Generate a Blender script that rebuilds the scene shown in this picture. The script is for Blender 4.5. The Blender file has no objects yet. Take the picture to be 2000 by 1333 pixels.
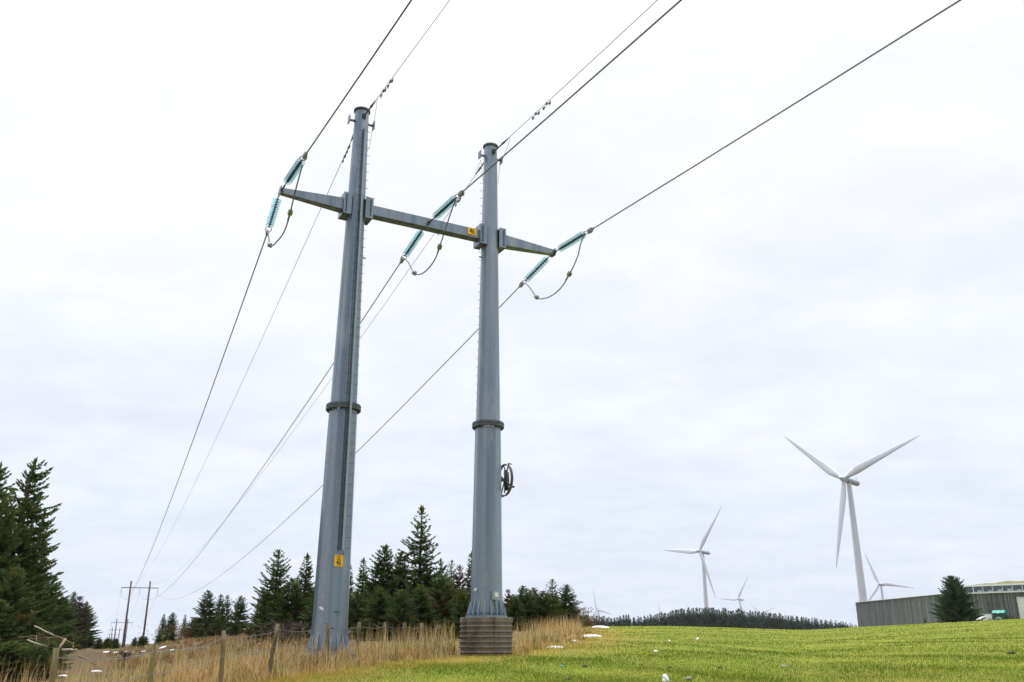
import bpy, bmesh, math, random
import numpy as np
from mathutils import Vector, Matrix

S = bpy.context.scene
COL = S.collection
rad = math.radians

# ------------------------------------------------------------------ camera
F = 1740.0                      # focal length in photo pixels (2000 wide)
TH = math.atan(0.34)            # pitch above the horizon
CT, ST, EYE = math.cos(TH), math.sin(TH), 1.6
cam = bpy.data.objects.new('camera', bpy.data.cameras.new('camera'))
COL.objects.link(cam)
cam.location = (0, 0, EYE)
cam.rotation_euler = (math.pi / 2 + TH, 0, 0)
cam.data.sensor_width = 36
cam.data.lens = 36 * F / 2000
cam.data.clip_end = 30000
S.camera = cam

# ------------------------------------------------------------------ sky, sun, exposure
SUN_EL, SUN_AZ = rad(62), rad(-30)       # azimuth measured from +Y towards +X
S.view_settings.view_transform = 'Standard'
S.view_settings.look = 'None'
S.view_settings.exposure = 0.0
S.view_settings.gamma = 1.0
world = bpy.data.worlds.new('World')
S.world = world
world.use_nodes = True


def nd(nt, typ, **kw):
    n = nt.nodes.new(typ)
    for k, v in kw.items():
        if k.startswith('i_'):
            n.inputs[k[2:].replace('_', ' ')].default_value = v
        else:
            setattr(n, k, v)
    return n


def build_world():
    nt = world.node_tree
    nt.nodes.clear()
    L = nt.links.new
    out = nd(nt, 'ShaderNodeOutputWorld')
    bg = nd(nt, 'ShaderNodeBackground')
    bg.inputs['Strength'].default_value = 0.1
    L(bg.outputs[0], out.inputs[0])
    tc = nd(nt, 'ShaderNodeTexCoord')
    sep = nd(nt, 'ShaderNodeSeparateXYZ')
    L(tc.outputs['Generated'], sep.inputs[0])
    # overcast cloud deck: brightness rises with elevation (values x10, background strength is 0.1)
    ramp = nd(nt, 'ShaderNodeValToRGB')
    cr = ramp.color_ramp
    stops = [(0.0, (.755, .81, .925)), (.05, (.78, .83, .935)), (.14, (.83, .885, .965)), (.26, (.885, .925, .985)),
             (.42, (.95, .972, 1.0)), (.6, (1.0, 1.01, 1.03)), (1.0, (.96, 1.0, 1.08))]
    while len(cr.elements) < len(stops):
        cr.elements.new(.5)
    for e, (p, c) in zip(cr.elements, stops):
        e.position = p
        e.color = (*c, 1)
    L(sep.outputs['Z'], ramp.inputs[0])
    # zenith gain (above the picture the deck is much brighter, as under any overcast)
    zg = nd(nt, 'ShaderNodeMapRange', interpolation_type='SMOOTHSTEP')
    for k, v in (('From Min', .62), ('From Max', 1.0), ('To Min', 10.0), ('To Max', 42.0)):
        zg.inputs[k].default_value = v
    L(sep.outputs['Z'], zg.inputs['Value'])
    # clouds: project direction on a flat deck
    mz = nd(nt, 'ShaderNodeMath', operation='MAXIMUM')
    L(sep.outputs['Z'], mz.inputs[0]); mz.inputs[1].default_value = 0.0
    ad = nd(nt, 'ShaderNodeMath', operation='ADD'); L(mz.outputs[0], ad.inputs[0]); ad.inputs[1].default_value = 0.2
    dx = nd(nt, 'ShaderNodeMath', operation='DIVIDE'); L(sep.outputs['X'], dx.inputs[0]); L(ad.outputs[0], dx.inputs[1])
    dy = nd(nt, 'ShaderNodeMath', operation='DIVIDE'); L(sep.outputs['Y'], dy.inputs[0]); L(ad.outputs[0], dy.inputs[1])
    cmb = nd(nt, 'ShaderNodeCombineXYZ'); L(dx.outputs[0], cmb.inputs[0]); L(dy.outputs[0], cmb.inputs[1])
    acc = None
    for sc, det, lo, hi, g0, g1, off in ((1.3, 6, .32, .68, .967, 1.045, 3.1), (5.5, 7, .35, .7, .972, 1.03, 9.7)):
        mp = nd(nt, 'ShaderNodeMapping'); mp.inputs['Location'].default_value = (off, off * .7, 0)
        mp.inputs['Scale'].default_value = (.75, 1, 1)
        L(cmb.outputs[0], mp.inputs[0])
        nz = nd(nt, 'ShaderNodeTexNoise'); nz.inputs['Scale'].default_value = sc; nz.inputs['Detail'].default_value = det
        nz.inputs['Roughness'].default_value = .55
        nz.inputs['Distortion'].default_value = .4
        L(mp.outputs[0], nz.inputs['Vector'])
        mr = nd(nt, 'ShaderNodeMapRange')
        for k, v in (('From Min', lo), ('From Max', hi), ('To Min', g0), ('To Max', g1)):
            mr.inputs[k].default_value = v
        L(nz.outputs['Fac'], mr.inputs['Value'])
        if acc is None:
            acc = mr.outputs[0]
        else:
            m = nd(nt, 'ShaderNodeMath', operation='MULTIPLY'); L(acc, m.inputs[0]); L(mr.outputs[0], m.inputs[1]); acc = m.outputs[0]
    # darker patches of cloud lean to lavender blue
    tint = nd(nt, 'ShaderNodeMapRange')
    for k, v in (('From Min', .92), ('From Max', 1.05), ('To Min', 0.0), ('To Max', 1.0)):
        tint.inputs[k].default_value = v
    L(acc, tint.inputs['Value'])
    tm = nd(nt, 'ShaderNodeMixRGB'); L(tint.outputs[0], tm.inputs[0])
    tm.inputs[1].default_value = (.948, .966, 1.016, 1); tm.inputs[2].default_value = (1.02, 1.015, 1.0, 1)
    m1 = nd(nt, 'ShaderNodeVectorMath', operation='MULTIPLY'); L(ramp.outputs[0], m1.inputs[0]); L(tm.outputs[0], m1.inputs[1])
    m2 = nd(nt, 'ShaderNodeVectorMath', operation='SCALE'); L(m1.outputs[0], m2.inputs[0]); L(acc, m2.inputs['Scale'])
    m3 = nd(nt, 'ShaderNodeVectorMath', operation='SCALE'); L(m2.outputs[0], m3.inputs[0]); L(zg.outputs[0], m3.inputs['Scale'])
    # the deck glows round the hidden sun and is duller on the far side
    dt = nd(nt, 'ShaderNodeVectorMath', operation='DOT_PRODUCT'); L(tc.outputs['Generated'], dt.inputs[0])
    dt.inputs[1].default_value = (math.sin(SUN_AZ) * math.cos(SUN_EL), math.cos(SUN_AZ) * math.cos(SUN_EL), math.sin(SUN_EL))
    gl = nd(nt, 'ShaderNodeMapRange', interpolation_type='SMOOTHSTEP')
    for k, v in (('From Min', .86), ('From Max', 1.0), ('To Min', 1.0), ('To Max', 2.2)):
        gl.inputs[k].default_value = v
    L(dt.outputs['Value'], gl.inputs['Value'])
    bk = nd(nt, 'ShaderNodeMapRange', interpolation_type='SMOOTHSTEP')
    for k, v in (('From Min', -.9), ('From Max', .15), ('To Min', .68), ('To Max', 1.0)):
        bk.inputs[k].default_value = v
    L(sep.outputs['Y'], bk.inputs['Value'])
    gm = nd(nt, 'ShaderNodeMath', operation='MULTIPLY'); L(gl.outputs[0], gm.inputs[0]); L(bk.outputs[0], gm.inputs[1])
    m4 = nd(nt, 'ShaderNodeVectorMath', operation='SCALE'); L(m3.outputs[0], m4.inputs[0]); L(gm.outputs[0], m4.inputs['Scale'])
    m3 = m4
    # a little clear sky behind the deck
    sky = nd(nt, 'ShaderNodeTexSky', sky_type='NISHITA', sun_disc=False)
    sky.sun_elevation = SUN_EL
    sky.sun_rotation = SUN_AZ
    sk = nd(nt, 'ShaderNodeVectorMath', operation='SCALE'); L(sky.outputs[0], sk.inputs[0]); sk.inputs['Scale'].default_value = .02
    fin = nd(nt, 'ShaderNodeVectorMath', operation='ADD'); L(m3.outputs[0], fin.inputs[0]); L(sk.outputs[0], fin.inputs[1])
    L(fin.outputs[0], bg.inputs['Color'])


build_world()
sl = bpy.data.lights.new('sun', 'SUN')
sl.energy = 0.9
sl.angle = rad(25)
sl.color = (1, .98, .95)
sun = bpy.data.objects.new('sun', sl)
COL.objects.link(sun)
sd = Vector((math.sin(SUN_AZ) * math.cos(SUN_EL), math.cos(SUN_AZ) * math.cos(SUN_EL), math.sin(SUN_EL)))
sun.rotation_euler = sd.to_track_quat('Z', 'Y').to_euler()
sun.location = (0, 0, 60)

# ------------------------------------------------------------------ helpers


def at(px, py, Y):
    u, v = px - 1000, 666.5 - py
    dy, dz = F * CT - v * ST, F * ST + v * CT
    return np.array([u / dy * Y, Y, EYE + dz / dy * Y])


def on_plane(px, py, P0, n):
    o = np.array([0, 0, EYE])
    d = at(px, py, 1.0) - o
    return o + d * (np.dot(np.asarray(P0, float) - o, n) / np.dot(d, n))


_rt = np.linspace(-1.2, 1.2, 481)


def _tab(xs, ys):
    t = np.interp(_rt, xs, ys)
    k = np.exp(-np.linspace(-2, 2, 13) ** 2); k /= k.sum()
    return np.convolve(np.pad(t, 6, mode='edge'), k, mode='valid')


_EC = _tab([-1.2, -.6, -.42, -.39, -.353, -.3, -.25, -.2, -.1, 0, .08, .165, .246, .313, .368, .462, .55, .7, 1.2],
           [-.006, -.006, -.0045, -.002, .005, .010, .0115, .0125, .0145, .0168, .0174, .0182, .0161, .0138, .0171, .0215, .0258, .03, .03])
_YC = _tab([-1.2, -.35, -.15, 0, .25, .4, .6, 1.2], [100, 100, 90, 90, 96, 104, 112, 112])


def zg(x, y):
    x = np.asarray(x, float); y = np.asarray(y, float)
    Y = np.maximum(y, 0)
    r = np.clip(x / np.maximum(Y, 6), -1.2, 1.2)
    e = np.interp(r, _rt, _EC); yc = np.interp(r, _rt, _YC)
    b = EYE / yc ** 2
    a = e + 2 * EYE / yc
    yp = a / (2 * b)
    z1 = a * np.minimum(Y, yp) - b * np.minimum(Y, yp) ** 2
    t = np.clip((Y - yp) / 260, 0, 1); t = t * t * (3 - 2 * t)
    far = np.where(r < -.2, .2, 1.5)
    z = z1 + (np.minimum(far, z1) - z1) * t + np.minimum(y, 0) * .03
    und = .022 * np.sin(x * 1.3 + .7 * np.sin(y * .9)) * np.sin(y * 1.1 + x * .4) + .022 * np.sin(x * .31 + 2) * np.sin(y * .37 + x * .12)
    rough = np.where(x < xb(y) - .5, 1.9, 1.0)
    return z + und * np.clip(np.hypot(x, y) / 12, 0, 1) * rough * np.clip(1.2 - Y / 160, .15, 1)


_BY = np.array([-90, 0, 8, 12, 17, 20.6, 23.9, 27.3, 29, 33.5, 41.5, 53, 75, 95, 115, 140, 600])
_BX = np.array([-11, -9.5, -8.6, -7.9, -6.4, -5.2, -3.95, -1.5, 0, 1.46, 2.95, 4.2, 5.6, 7, 8.6, 10.5, 60])


def xb(y):
    return np.interp(y, _BY, _BX)


def g(x, y):
    return float(zg(x, y))


def hit(px, py):
    for Y in np.arange(8, 400, .1):
        p = at(px, py, Y)
        if p[2] <= g(p[0], p[1]):
            return p
    return at(px, py, 110)


def tag(o, label=None, cat=None, group=None, kind=None):
    if label: o['label'] = label
    if cat: o['category'] = cat
    if group: o['group'] = group
    if kind: o['kind'] = kind
    return o


def thing(name, loc, label, cat, group=None, rot=None):
    o = bpy.data.objects.new(name, None)
    COL.objects.link(o)
    o.empty_display_size = .2
    o.location = loc
    if rot is not None:
        o.rotation_mode = 'QUATERNION'
        o.rotation_quaternion = rot
    return tag(o, label, cat, group)


def copy_tree(o, parent=None):
    c = o.copy()
    COL.objects.link(c)
    c.parent = parent
    for ch in list(o.children):
        copy_tree(ch, c)
    return c


class MB:
    """collects shapes, links them as one mesh object"""

    def __init__(s):
        s.v, s.f, s.m, s.sm = [], [], [], []

    def add(s, vs, fs, mi=0, smooth=False):
        b = len(s.v)
        s.v += [tuple(map(float, p)) for p in vs]
        s.f += [tuple(b + i for i in f) for f in fs]
        s.m += [mi] * len(fs)
        s.sm += [smooth] * len(fs)
        return s

    def box(s, c, size, ax=None, mi=0, taper=None):
        """c centre, size full (x,y,z), ax 3 unit axes"""
        ax = ax or ((1, 0, 0), (0, 1, 0), (0, 0, 1))
        A = [np.array(a, float) for a in ax]
        c = np.array(c, float)
        vs = []
        for k in (-1, 1):
            for j in (-1, 1):
                for i in (-1, 1):
                    q = 1.0 if (taper is None or k < 0) else taper
                    vs.append(c + A[0] * i * size[0] / 2 * q + A[1] * j * size[1] / 2 * q + A[2] * k * size[2] / 2)
        return s.add(vs, [(0, 2, 3, 1), (4, 5, 7, 6), (0, 1, 5, 4), (2, 6, 7, 3), (0, 4, 6, 2), (1, 3, 7, 5)], mi)

    def tube(s, pts, r, n=8, mi=0, cap=True, smooth=True):
        pts = [np.array(p, float) for p in pts]
        rs = r if hasattr(r, '__len__') else [r] * len(pts)
        vs, fs = [], []
        t0 = pts[1] - pts[0]
        up = np.array([0, 0, 1.]) if abs(t0[2]) < .9 * np.linalg.norm(t0) else np.array([1., 0, 0])
        for i, p in enumerate(pts):
            t = pts[min(i + 1, len(pts) - 1)] - pts[max(i - 1, 0)]
            t = t / (np.linalg.norm(t) + 1e-12)
            a = np.cross(up, t); a /= np.linalg.norm(a) + 1e-12
            b = np.cross(t, a)
            up = b
            for k in range(n):
                w = 2 * math.pi * k / n
                vs.append(p + (a * math.cos(w) + b * math.sin(w)) * rs[i])
        for i in range(len(pts) - 1):
            for k in range(n):
                k2 = (k + 1) % n
                fs.append((i * n + k, i * n + k2, (i + 1) * n + k2, (i + 1) * n + k))
        s.add(vs, fs, mi, smooth)
        if cap:
            b = len(s.v) - len(vs)
            s.f += [tuple(b + k for k in reversed(range(n))), tuple(b + (len(pts) - 1) * n + k for k in range(n))]
            s.m += [mi, mi]; s.sm += [False, False]
        return s

    def lathe(s, prof, n=24, c=(0, 0, 0), mi=0, smooth=True, phase=0.0, close=False):
        """prof list of (radius, z)"""
        vs, fs = [], []
        for (r, z) in prof:
            for k in range(n):
                w = 2 * math.pi * k / n + phase
                vs.append((c[0] + r * math.cos(w), c[1] + r * math.sin(w), c[2] + z))
        for i in range(len(prof) - 1):
            for k in range(n):
                k2 = (k + 1) % n
                fs.append((i * n + k, i * n + k2, (i + 1) * n + k2, (i + 1) * n + k))
        if close:
            fs.append(tuple(reversed(range(n))))
            fs.append(tuple((len(prof) - 1) * n + k for k in range(n)))
        return s.add(vs, fs, mi, smooth)

    def ring(s, c, R, r, ax, n=28, m=6, squash=1.0, mi=0):
        a, b = np.array(ax[0], float), np.array(ax[1], float)
        nn = np.cross(a, b)
        vs, fs = [], []
        for i in range(n):
            w = 2 * math.pi * i / n
            d = a * math.cos(w) + b * math.sin(w) * squash
            e = d / np.linalg.norm(d)
            p = np.array(c, float) + d * R
            for k in range(m):
                q = 2 * math.pi * k / m
                vs.append(p + (e * math.cos(q) + nn * math.sin(q)) * r)
        for i in range(n):
            for k in range(m):
                i2, k2 = (i + 1) % n, (k + 1) % m
                fs.append((i * m + k, i2 * m + k, i2 * m + k2, i * m + k2))
        return s.add(vs, fs, mi, True)

    def build(s, name, mats, parent=None, off=None, **tags):
        me = bpy.data.meshes.new(name)
        v = s.v
        if off is not None:
            v = [(p[0] - off[0], p[1] - off[1], p[2] - off[2]) for p in v]
        me.from_pydata(v, [], s.f)
        for m in (mats if isinstance(mats, (list, tuple)) else [mats]):
            me.materials.append(m)
        me.polygons.foreach_set('material_index', s.m)
        me.polygons.foreach_set('use_smooth', s.sm)
        me.update()
        o = bpy.data.objects.new(name, me)
        COL.objects.link(o)
        if parent:
            o.parent = parent
        return tag(o, **tags)


def np_mesh(name, verts, quads=None, tris=None, mat=None, tint=None, smooth=False):
    """fast mesh out of arrays; tint = one value per vertex"""
    me = bpy.data.meshes.new(name)
    verts = np.asarray(verts, np.float32)
    nq = 0 if quads is None else len(quads)
    ntr = 0 if tris is None else len(tris)
    me.vertices.add(len(verts)); me.vertices.foreach_set('co', verts.ravel())
    idx = []
    if nq: idx.append(np.asarray(quads, np.int32).ravel())
    if ntr: idx.append(np.asarray(tris, np.int32).ravel())
    idx = np.concatenate(idx)
    me.loops.add(len(idx)); me.loops.foreach_set('vertex_index', idx)
    me.polygons.add(nq + ntr)
    st = np.concatenate([np.arange(nq) * 4, nq * 4 + np.arange(ntr) * 3]).astype(np.int32)
    me.polygons.foreach_set('loop_start', st)
    me.update(calc_edges=True)
    me.polygons.foreach_set('use_smooth', np.full(nq + ntr, smooth))
    if tint is not None:
        at_ = me.attributes.new('tint', 'FLOAT', 'POINT')
        at_.data.foreach_set('value', np.asarray(tint, np.float32))
    if mat is not None:
        for m in (mat if isinstance(mat, (list, tuple)) else [mat]):
            me.materials.append(m)
    return me


def link(me, name, parent=None, **tags):
    o = bpy.data.objects.new(name, me)
    COL.objects.link(o)
    if parent: o.parent = parent
    return tag(o, **tags)


# ------------------------------------------------------------------ materials


def mat(name, color, rough=.6, metal=0.0, noise=None, bump=None, spec=.5):
    """noise: list of (scale, (sx,sy,sz), color2, lo, hi) layers in object space"""
    m = bpy.data.materials.new(name)
    m.use_nodes = True
    nt = m.node_tree
    L = nt.links.new
    p = nt.nodes['Principled BSDF']
    p.inputs['Roughness'].default_value = rough
    p.inputs['Metallic'].default_value = metal
    p.inputs['Specular IOR Level'].default_value = spec
    p.inputs['Base Color'].default_value = (*color, 1)
    if noise or bump:
        tc = nd(nt, 'ShaderNodeTexCoord')
    if noise:
        rgb = nd(nt, 'ShaderNodeRGB'); rgb.outputs[0].default_value = (*color, 1)
        cur = rgb.outputs[0]
        for sc, st, c2, lo, hi in noise:
            mp = nd(nt, 'ShaderNodeMapping'); mp.inputs['Scale'].default_value = st
            L(tc.outputs['Object'], mp.inputs[0])
            nz = nd(nt, 'ShaderNodeTexNoise'); nz.inputs['Scale'].default_value = sc; nz.inputs['Detail'].default_value = 4
            L(mp.outputs[0], nz.inputs['Vector'])
            mr = nd(nt, 'ShaderNodeMapRange'); mr.inputs['From Min'].default_value = lo; mr.inputs['From Max'].default_value = hi
            L(nz.outputs['Fac'], mr.inputs['Value'])
            mx = nd(nt, 'ShaderNodeMixRGB'); mx.inputs[2].default_value = (*c2, 1)
            L(mr.outputs[0], mx.inputs[0]); L(cur, mx.inputs[1])
            cur = mx.outputs[0]
        L(cur, p.inputs['Base Color'])
    if bump:
        sc, st, strength, dist = bump
        mp = nd(nt, 'ShaderNodeMapping'); mp.inputs['Scale'].default_value = st
        L(tc.outputs['Object'], mp.inputs[0])
        nz = nd(nt, 'ShaderNodeTexNoise'); nz.inputs['Scale'].default_value = sc; nz.inputs['Detail'].default_value = 5
        L(mp.outputs[0], nz.inputs['Vector'])
        b = nd(nt, 'ShaderNodeBump'); b.inputs['Strength'].default_value = strength; b.inputs['Distance'].default_value = dist
        L(nz.outputs['Fac'], b.inputs['Height']); L(b.outputs[0], p.inputs['Normal'])
    return m


def tint_mat(name, stops, rough=.7, patch=None, trans=.25, spec=.2):
    """colour from the per-piece tint attribute, shifted by large patches in object space"""
    m = bpy.data.materials.new(name)
    m.use_nodes = True
    nt = m.node_tree
    L = nt.links.new
    p = nt.nodes['Principled BSDF']
    p.inputs['Roughness'].default_value = rough
    p.inputs['Specular IOR Level'].default_value = spec
    a = nd(nt, 'ShaderNodeAttribute', attribute_name='tint')
    val = a.outputs['Fac']
    if patch:
        tc = nd(nt, 'ShaderNodeTexCoord')
        for sc, amt in patch:
            nz = nd(nt, 'ShaderNodeTexNoise'); nz.inputs['Scale'].default_value = sc; nz.inputs['Detail'].default_value = 3
            L(tc.outputs['Object'], nz.inputs['Vector'])
            mr = nd(nt, 'ShaderNodeMapRange')
            for k, v in (('From Min', .3), ('From Max', .7), ('To Min', -amt), ('To Max', amt)):
                mr.inputs[k].default_value = v
            L(nz.outputs['Fac'], mr.inputs['Value'])
            ad = nd(nt, 'ShaderNodeMath', operation='ADD'); L(val, ad.inputs[0]); L(mr.outputs[0], ad.inputs[1]); val = ad.outputs[0]
    r = nd(nt, 'ShaderNodeValToRGB')
    while len(r.color_ramp.elements) < len(stops):
        r.color_ramp.elements.new(.5)
    for e, (q, c) in zip(r.color_ramp.elements, stops):
        e.position = q; e.color = (*c, 1)
    L(val, r.inputs[0])
    L(r.outputs[0], p.inputs['Base Color'])
    if trans:
        out = nt.nodes['Material Output']
        tr = nd(nt, 'ShaderNodeBsdfTranslucent'); L(r.outputs[0], tr.inputs[0])
        mx = nd(nt, 'ShaderNodeMixShader'); mx.inputs[0].default_value = trans
        L(p.outputs[0], mx.inputs[1]); L(tr.outputs[0], mx.inputs[2]); L(mx.outputs[0], out.inputs[0])
    return m


M = {}
M['galv'] = mat('galvanised steel', (.240, .292, .360), .34, .66,
                noise=[(1.2, (3.0, 3.0, .12), (.30, .33, .365), .42, .7), (.8, (5, 5, .1), (.155, .20, .265), .48, .68), (22, (1, 1, 1), (.195, .24, .30), .48, .72), (1.1, (1.5, 1.5, .5), (.33, .36, .39), .58, .75)],
                bump=(60, (1, 1, 1), .06, .004))
M['galv_dark'] = mat('weathered steel flange', (.095, .108, .128), .55, .3, noise=[(9, (1, 1, 1), (.06, .06, .065), .45, .65)])
M['ladder'] = mat('ladder steel', (.30, .37, .45), .45, .3, noise=[(12, (1, 1, .2), (.25, .31, .37), .45, .7)])
M['rod'] = mat('dark steel rod', (.09, .095, .10), .5, .5)
M['clamp'] = mat('cast aluminium clamp', (.28, .275, .27), .5, .4, noise=[(25, (1, 1, 1), (.14, .135, .13), .45, .7)])
M['wire'] = mat('stranded aluminium conductor', (.13, .13, .145), .5, .3)
M['wire_thin'] = mat('thin steel wire', (.16, .16, .18), .5, .4)
M['bolt'] = mat('bolt holes', (.05, .055, .06), .6, .3)
M['yellow'] = mat('yellow sign plate', (.95, .52, .004), .4)
M['black'] = mat('black print', (.012, .012, .012), .5)
M['white_tag'] = mat('white sticker', (.75, .77, .8), .5)
M['plastic'] = mat('grey plastic box', (.32, .36, .40), .4)
M['concrete'] = mat('stained concrete', (.185, .158, .132), .85,
                    noise=[(1.6, (2.5, 2.5, .5), (.10, .08, .066), .42, .66), (14, (1, 1, 1), (.21, .18, .15), .5, .78), (.9, (6, 6, .25), (.075, .07, .055), .56, .72)],
                    bump=(30, (1, 1, 1), .25, .01))
M['wood_post'] = mat('weathered fence post', (.175, .14, .06), .85,
                     noise=[(3, (6, 6, .6), (.085, .06, .03), .45, .65), (1.7, (2, 2, 1), (.19, .17, .055), .52, .7)], bump=(12, (4, 4, .5), .4, .01))
M['pole_wood'] = mat('creosoted pole wood', (.095, .055, .045), .8, noise=[(2, (6, 6, .25), (.05, .033, .03), .45, .65)])
M['turbine'] = mat('white turbine paint', (.60, .63, .69), .4)
M['turbine_grey'] = mat('grey turbine nacelle', (.36, .42, .50), .4)
M['bark'] = mat('spruce bark', (.05, .038, .03), .9, noise=[(6, (3, 3, .6), (.025, .02, .017), .4, .7)])
M['snow'] = mat('old snow', (.86, .87, .89), .6, noise=[(3, (1, 1, 1), (.74, .77, .82), .45, .7)], bump=(6, (1, 1, 1), .4, .05))
M['stone'] = mat('grey stone', (.22, .215, .205), .85, noise=[(3, (1, 1, 1), (.12, .12, .11), .42, .66)], bump=(9, (1, 1, 1), .4, .05))
M['soil'] = mat('dark soil', (.055, .042, .03), .95, noise=[(14, (1, 1, 1), (.09, .07, .05), .5, .7)])
M['teal'] = mat('teal plastic', (.05, .22, .2), .5)
M['bag'] = mat('white plastic bag', (.78, .79, .80), .45, bump=(8, (1, 1, 1), .5, .04))
M['log'] = mat('broken timber', (.17, .105, .055), .85, noise=[(3, (4, 4, 4), (.09, .055, .03), .45, .65)])
M['log_pale'] = mat('pale split timber', (.33, .27, .19), .8, noise=[(4, (3, 3, 3), (.3, .24, .17), .5, .7)])
M['white_wood'] = mat('white painted metal', (.74, .75, .76), .45)
M['door'] = mat('off white roller door', (.74, .74, .76), .5)
M['green_bin'] = mat('green lid', (.0, .26, .18), .4)
M['dark_green'] = mat('dark green container', (.008, .06, .045), .5)
M['glass'] = mat('window glass', (.10, .12, .16), .08, 0, spec=.9)
M['curtain'] = mat('white blind', (.55, .58, .6), .7)

# foliage and grasses
M['spruce'] = tint_mat('spruce needles', [(0, (.058, .088, .033)), (.45, (.105, .155, .045)), (.7, (.160, .195, .052)), (.88, (.21, .185, .055)), (1, (.23, .11, .04))],
                       patch=[(.30, .18)], trans=.35, spec=.2)
M['spruce_far'] = tint_mat('far spruce needles', [(0, (.040, .062, .044)), (.55, (.064, .092, .056)), (.85, (.10, .11, .055)), (1, (.12, .08, .05))],
                           patch=[(.2, .12)], trans=.1)
M['bush_spruce'] = tint_mat('bluish spruce needles', [(0, (.055, .09, .052)), (.5, (.095, .15, .075)), (.8, (.13, .175, .08)), (1, (.16, .10, .05))], patch=[(.8, .12)], trans=.15)
M['twigs'] = tint_mat('bare brown twigs', [(0, (.06, .042, .035)), (1, (.12, .085, .065))], trans=.05)
M['larch'] = tint_mat('rust brown needles', [(0, (.085, .045, .02)), (1, (.19, .10, .04))], trans=.15)
M['straw'] = tint_mat('dead grass', [(0, (.11, .065, .026)), (.3, (.27, .165, .058)), (.6, (.50, .335, .125)), (.85, (.66, .49, .23)), (.93, (.62, .50, .25)), (1, (.12, .145, .04))],
                      patch=[(.35, .16), (1.4, .10)], trans=.3)
M['field_grass'] = tint_mat('field grass blades', [(0, (.062, .118, .014)), (.4, (.132, .200, .018)), (.65, (.228, .248, .028)), (.82, (.37, .295, .055)), (1, (.46, .30, .08))],
                            patch=[(.26, .07), (1.1, .20), (3.5, .18)], trans=.35)


def ground_material():
    m = bpy.data.materials.new('ground')
    m.use_nodes = True
    nt = m.node_tree
    L = nt.links.new
    p = nt.nodes['Principled BSDF']
    p.inputs['Roughness'].default_value = .95
    p.inputs['Specular IOR Level'].default_value = .1
    tc = nd(nt, 'ShaderNodeTexCoord')

    def noise(sc, det=4, st=(1, 1, 1), ro=.6):
        mp = nd(nt, 'ShaderNodeMapping'); mp.inputs['Scale'].default_value = st; L(tc.outputs['Object'], mp.inputs[0])
        n = nd(nt, 'ShaderNodeTexNoise'); n.inputs['Scale'].default_value = sc; n.inputs['Detail'].default_value = det
        n.inputs['Roughness'].default_value = ro
        L(mp.outputs[0], n.inputs['Vector'])
        return n.outputs['Fac']

    def rng(v, a, b, c=0., d=1.):
        r = nd(nt, 'ShaderNodeMapRange')
        for k, q in (('From Min', a), ('From Max', b), ('To Min', c), ('To Max', d)):
            r.inputs[k].default_value = q
        L(v, r.inputs['Value'])
        return r.outputs[0]

    def mix(f, a, b):
        x = nd(nt, 'ShaderNodeMixRGB')
        for i, q in ((0, f), (1, a), (2, b)):
            if isinstance(q, tuple): x.inputs[i].default_value = (*q, 1)
            elif isinstance(q, float): x.inputs[i].default_value = q
            else: L(q, x.inputs[i])
        return x.outputs[0]
    # field: green with yellow, straw and dark specks
    f = mix(rng(noise(.2, 5), .32, .68), (.140, .196, .014), (.195, .225, .018))
    f = mix(rng(noise(.7), .42, .72, 0, .75), f, (.235, .20, .035))
    f = mix(rng(noise(5, 5), .52, .76, 0, .8), f, (.085, .115, .008))
    f = mix(rng(noise(9, 6, ro=.75), .52, .7, 0, .85), f, (.25, .195, .05))
    f = mix(rng(noise(1.9, 6, ro=.75), .58, .7, 0, .85), f, (.075, .07, .02))
    # rough land: dead grass, heather, moss
    w = mix(rng(noise(.25), .35, .65), (.115, .072, .036), (.065, .042, .026))
    w = mix(rng(noise(.5, 5), .5, .66), w, (.085, .085, .02))
    w = mix(rng(noise(3, 6), .5, .75, 0, .5), w, (.22, .15, .06))
    w = mix(rng(noise(1.1, 5), .56, .7), w, (.035, .04, .018))
    a = nd(nt, 'ShaderNodeAttribute', attribute_name='field')
    fac = nd(nt, 'ShaderNodeMath', operation='ADD')
    L(a.outputs['Fac'], fac.inputs[0]); L(rng(noise(2.2, 5), .3, .7, -.35, .35), fac.inputs[1])
    c = mix(rng(fac.outputs[0], .35, .65), w, f)
    e = nd(nt, 'ShaderNodeAttribute', attribute_name='edge')
    em = nd(nt, 'ShaderNodeMath', operation='MULTIPLY'); L(e.outputs['Fac'], em.inputs[0]); L(rng(noise(1.7, 5), .3, .62, .35, 1.0), em.inputs[1])
    c = mix(em.outputs[0], c, mix(rng(noise(4, 5), .4, .65), (.30, .20, .035), (.20, .13, .045)))
    L(c, p.inputs['Base Color'])
    b = nd(nt, 'ShaderNodeBump'); b.inputs['Strength'].default_value = .8; b.inputs['Distance'].default_value = .06
    L(noise(7, 6), b.inputs['Height']); L(b.outputs[0], p.inputs['Normal'])
    return m


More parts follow.
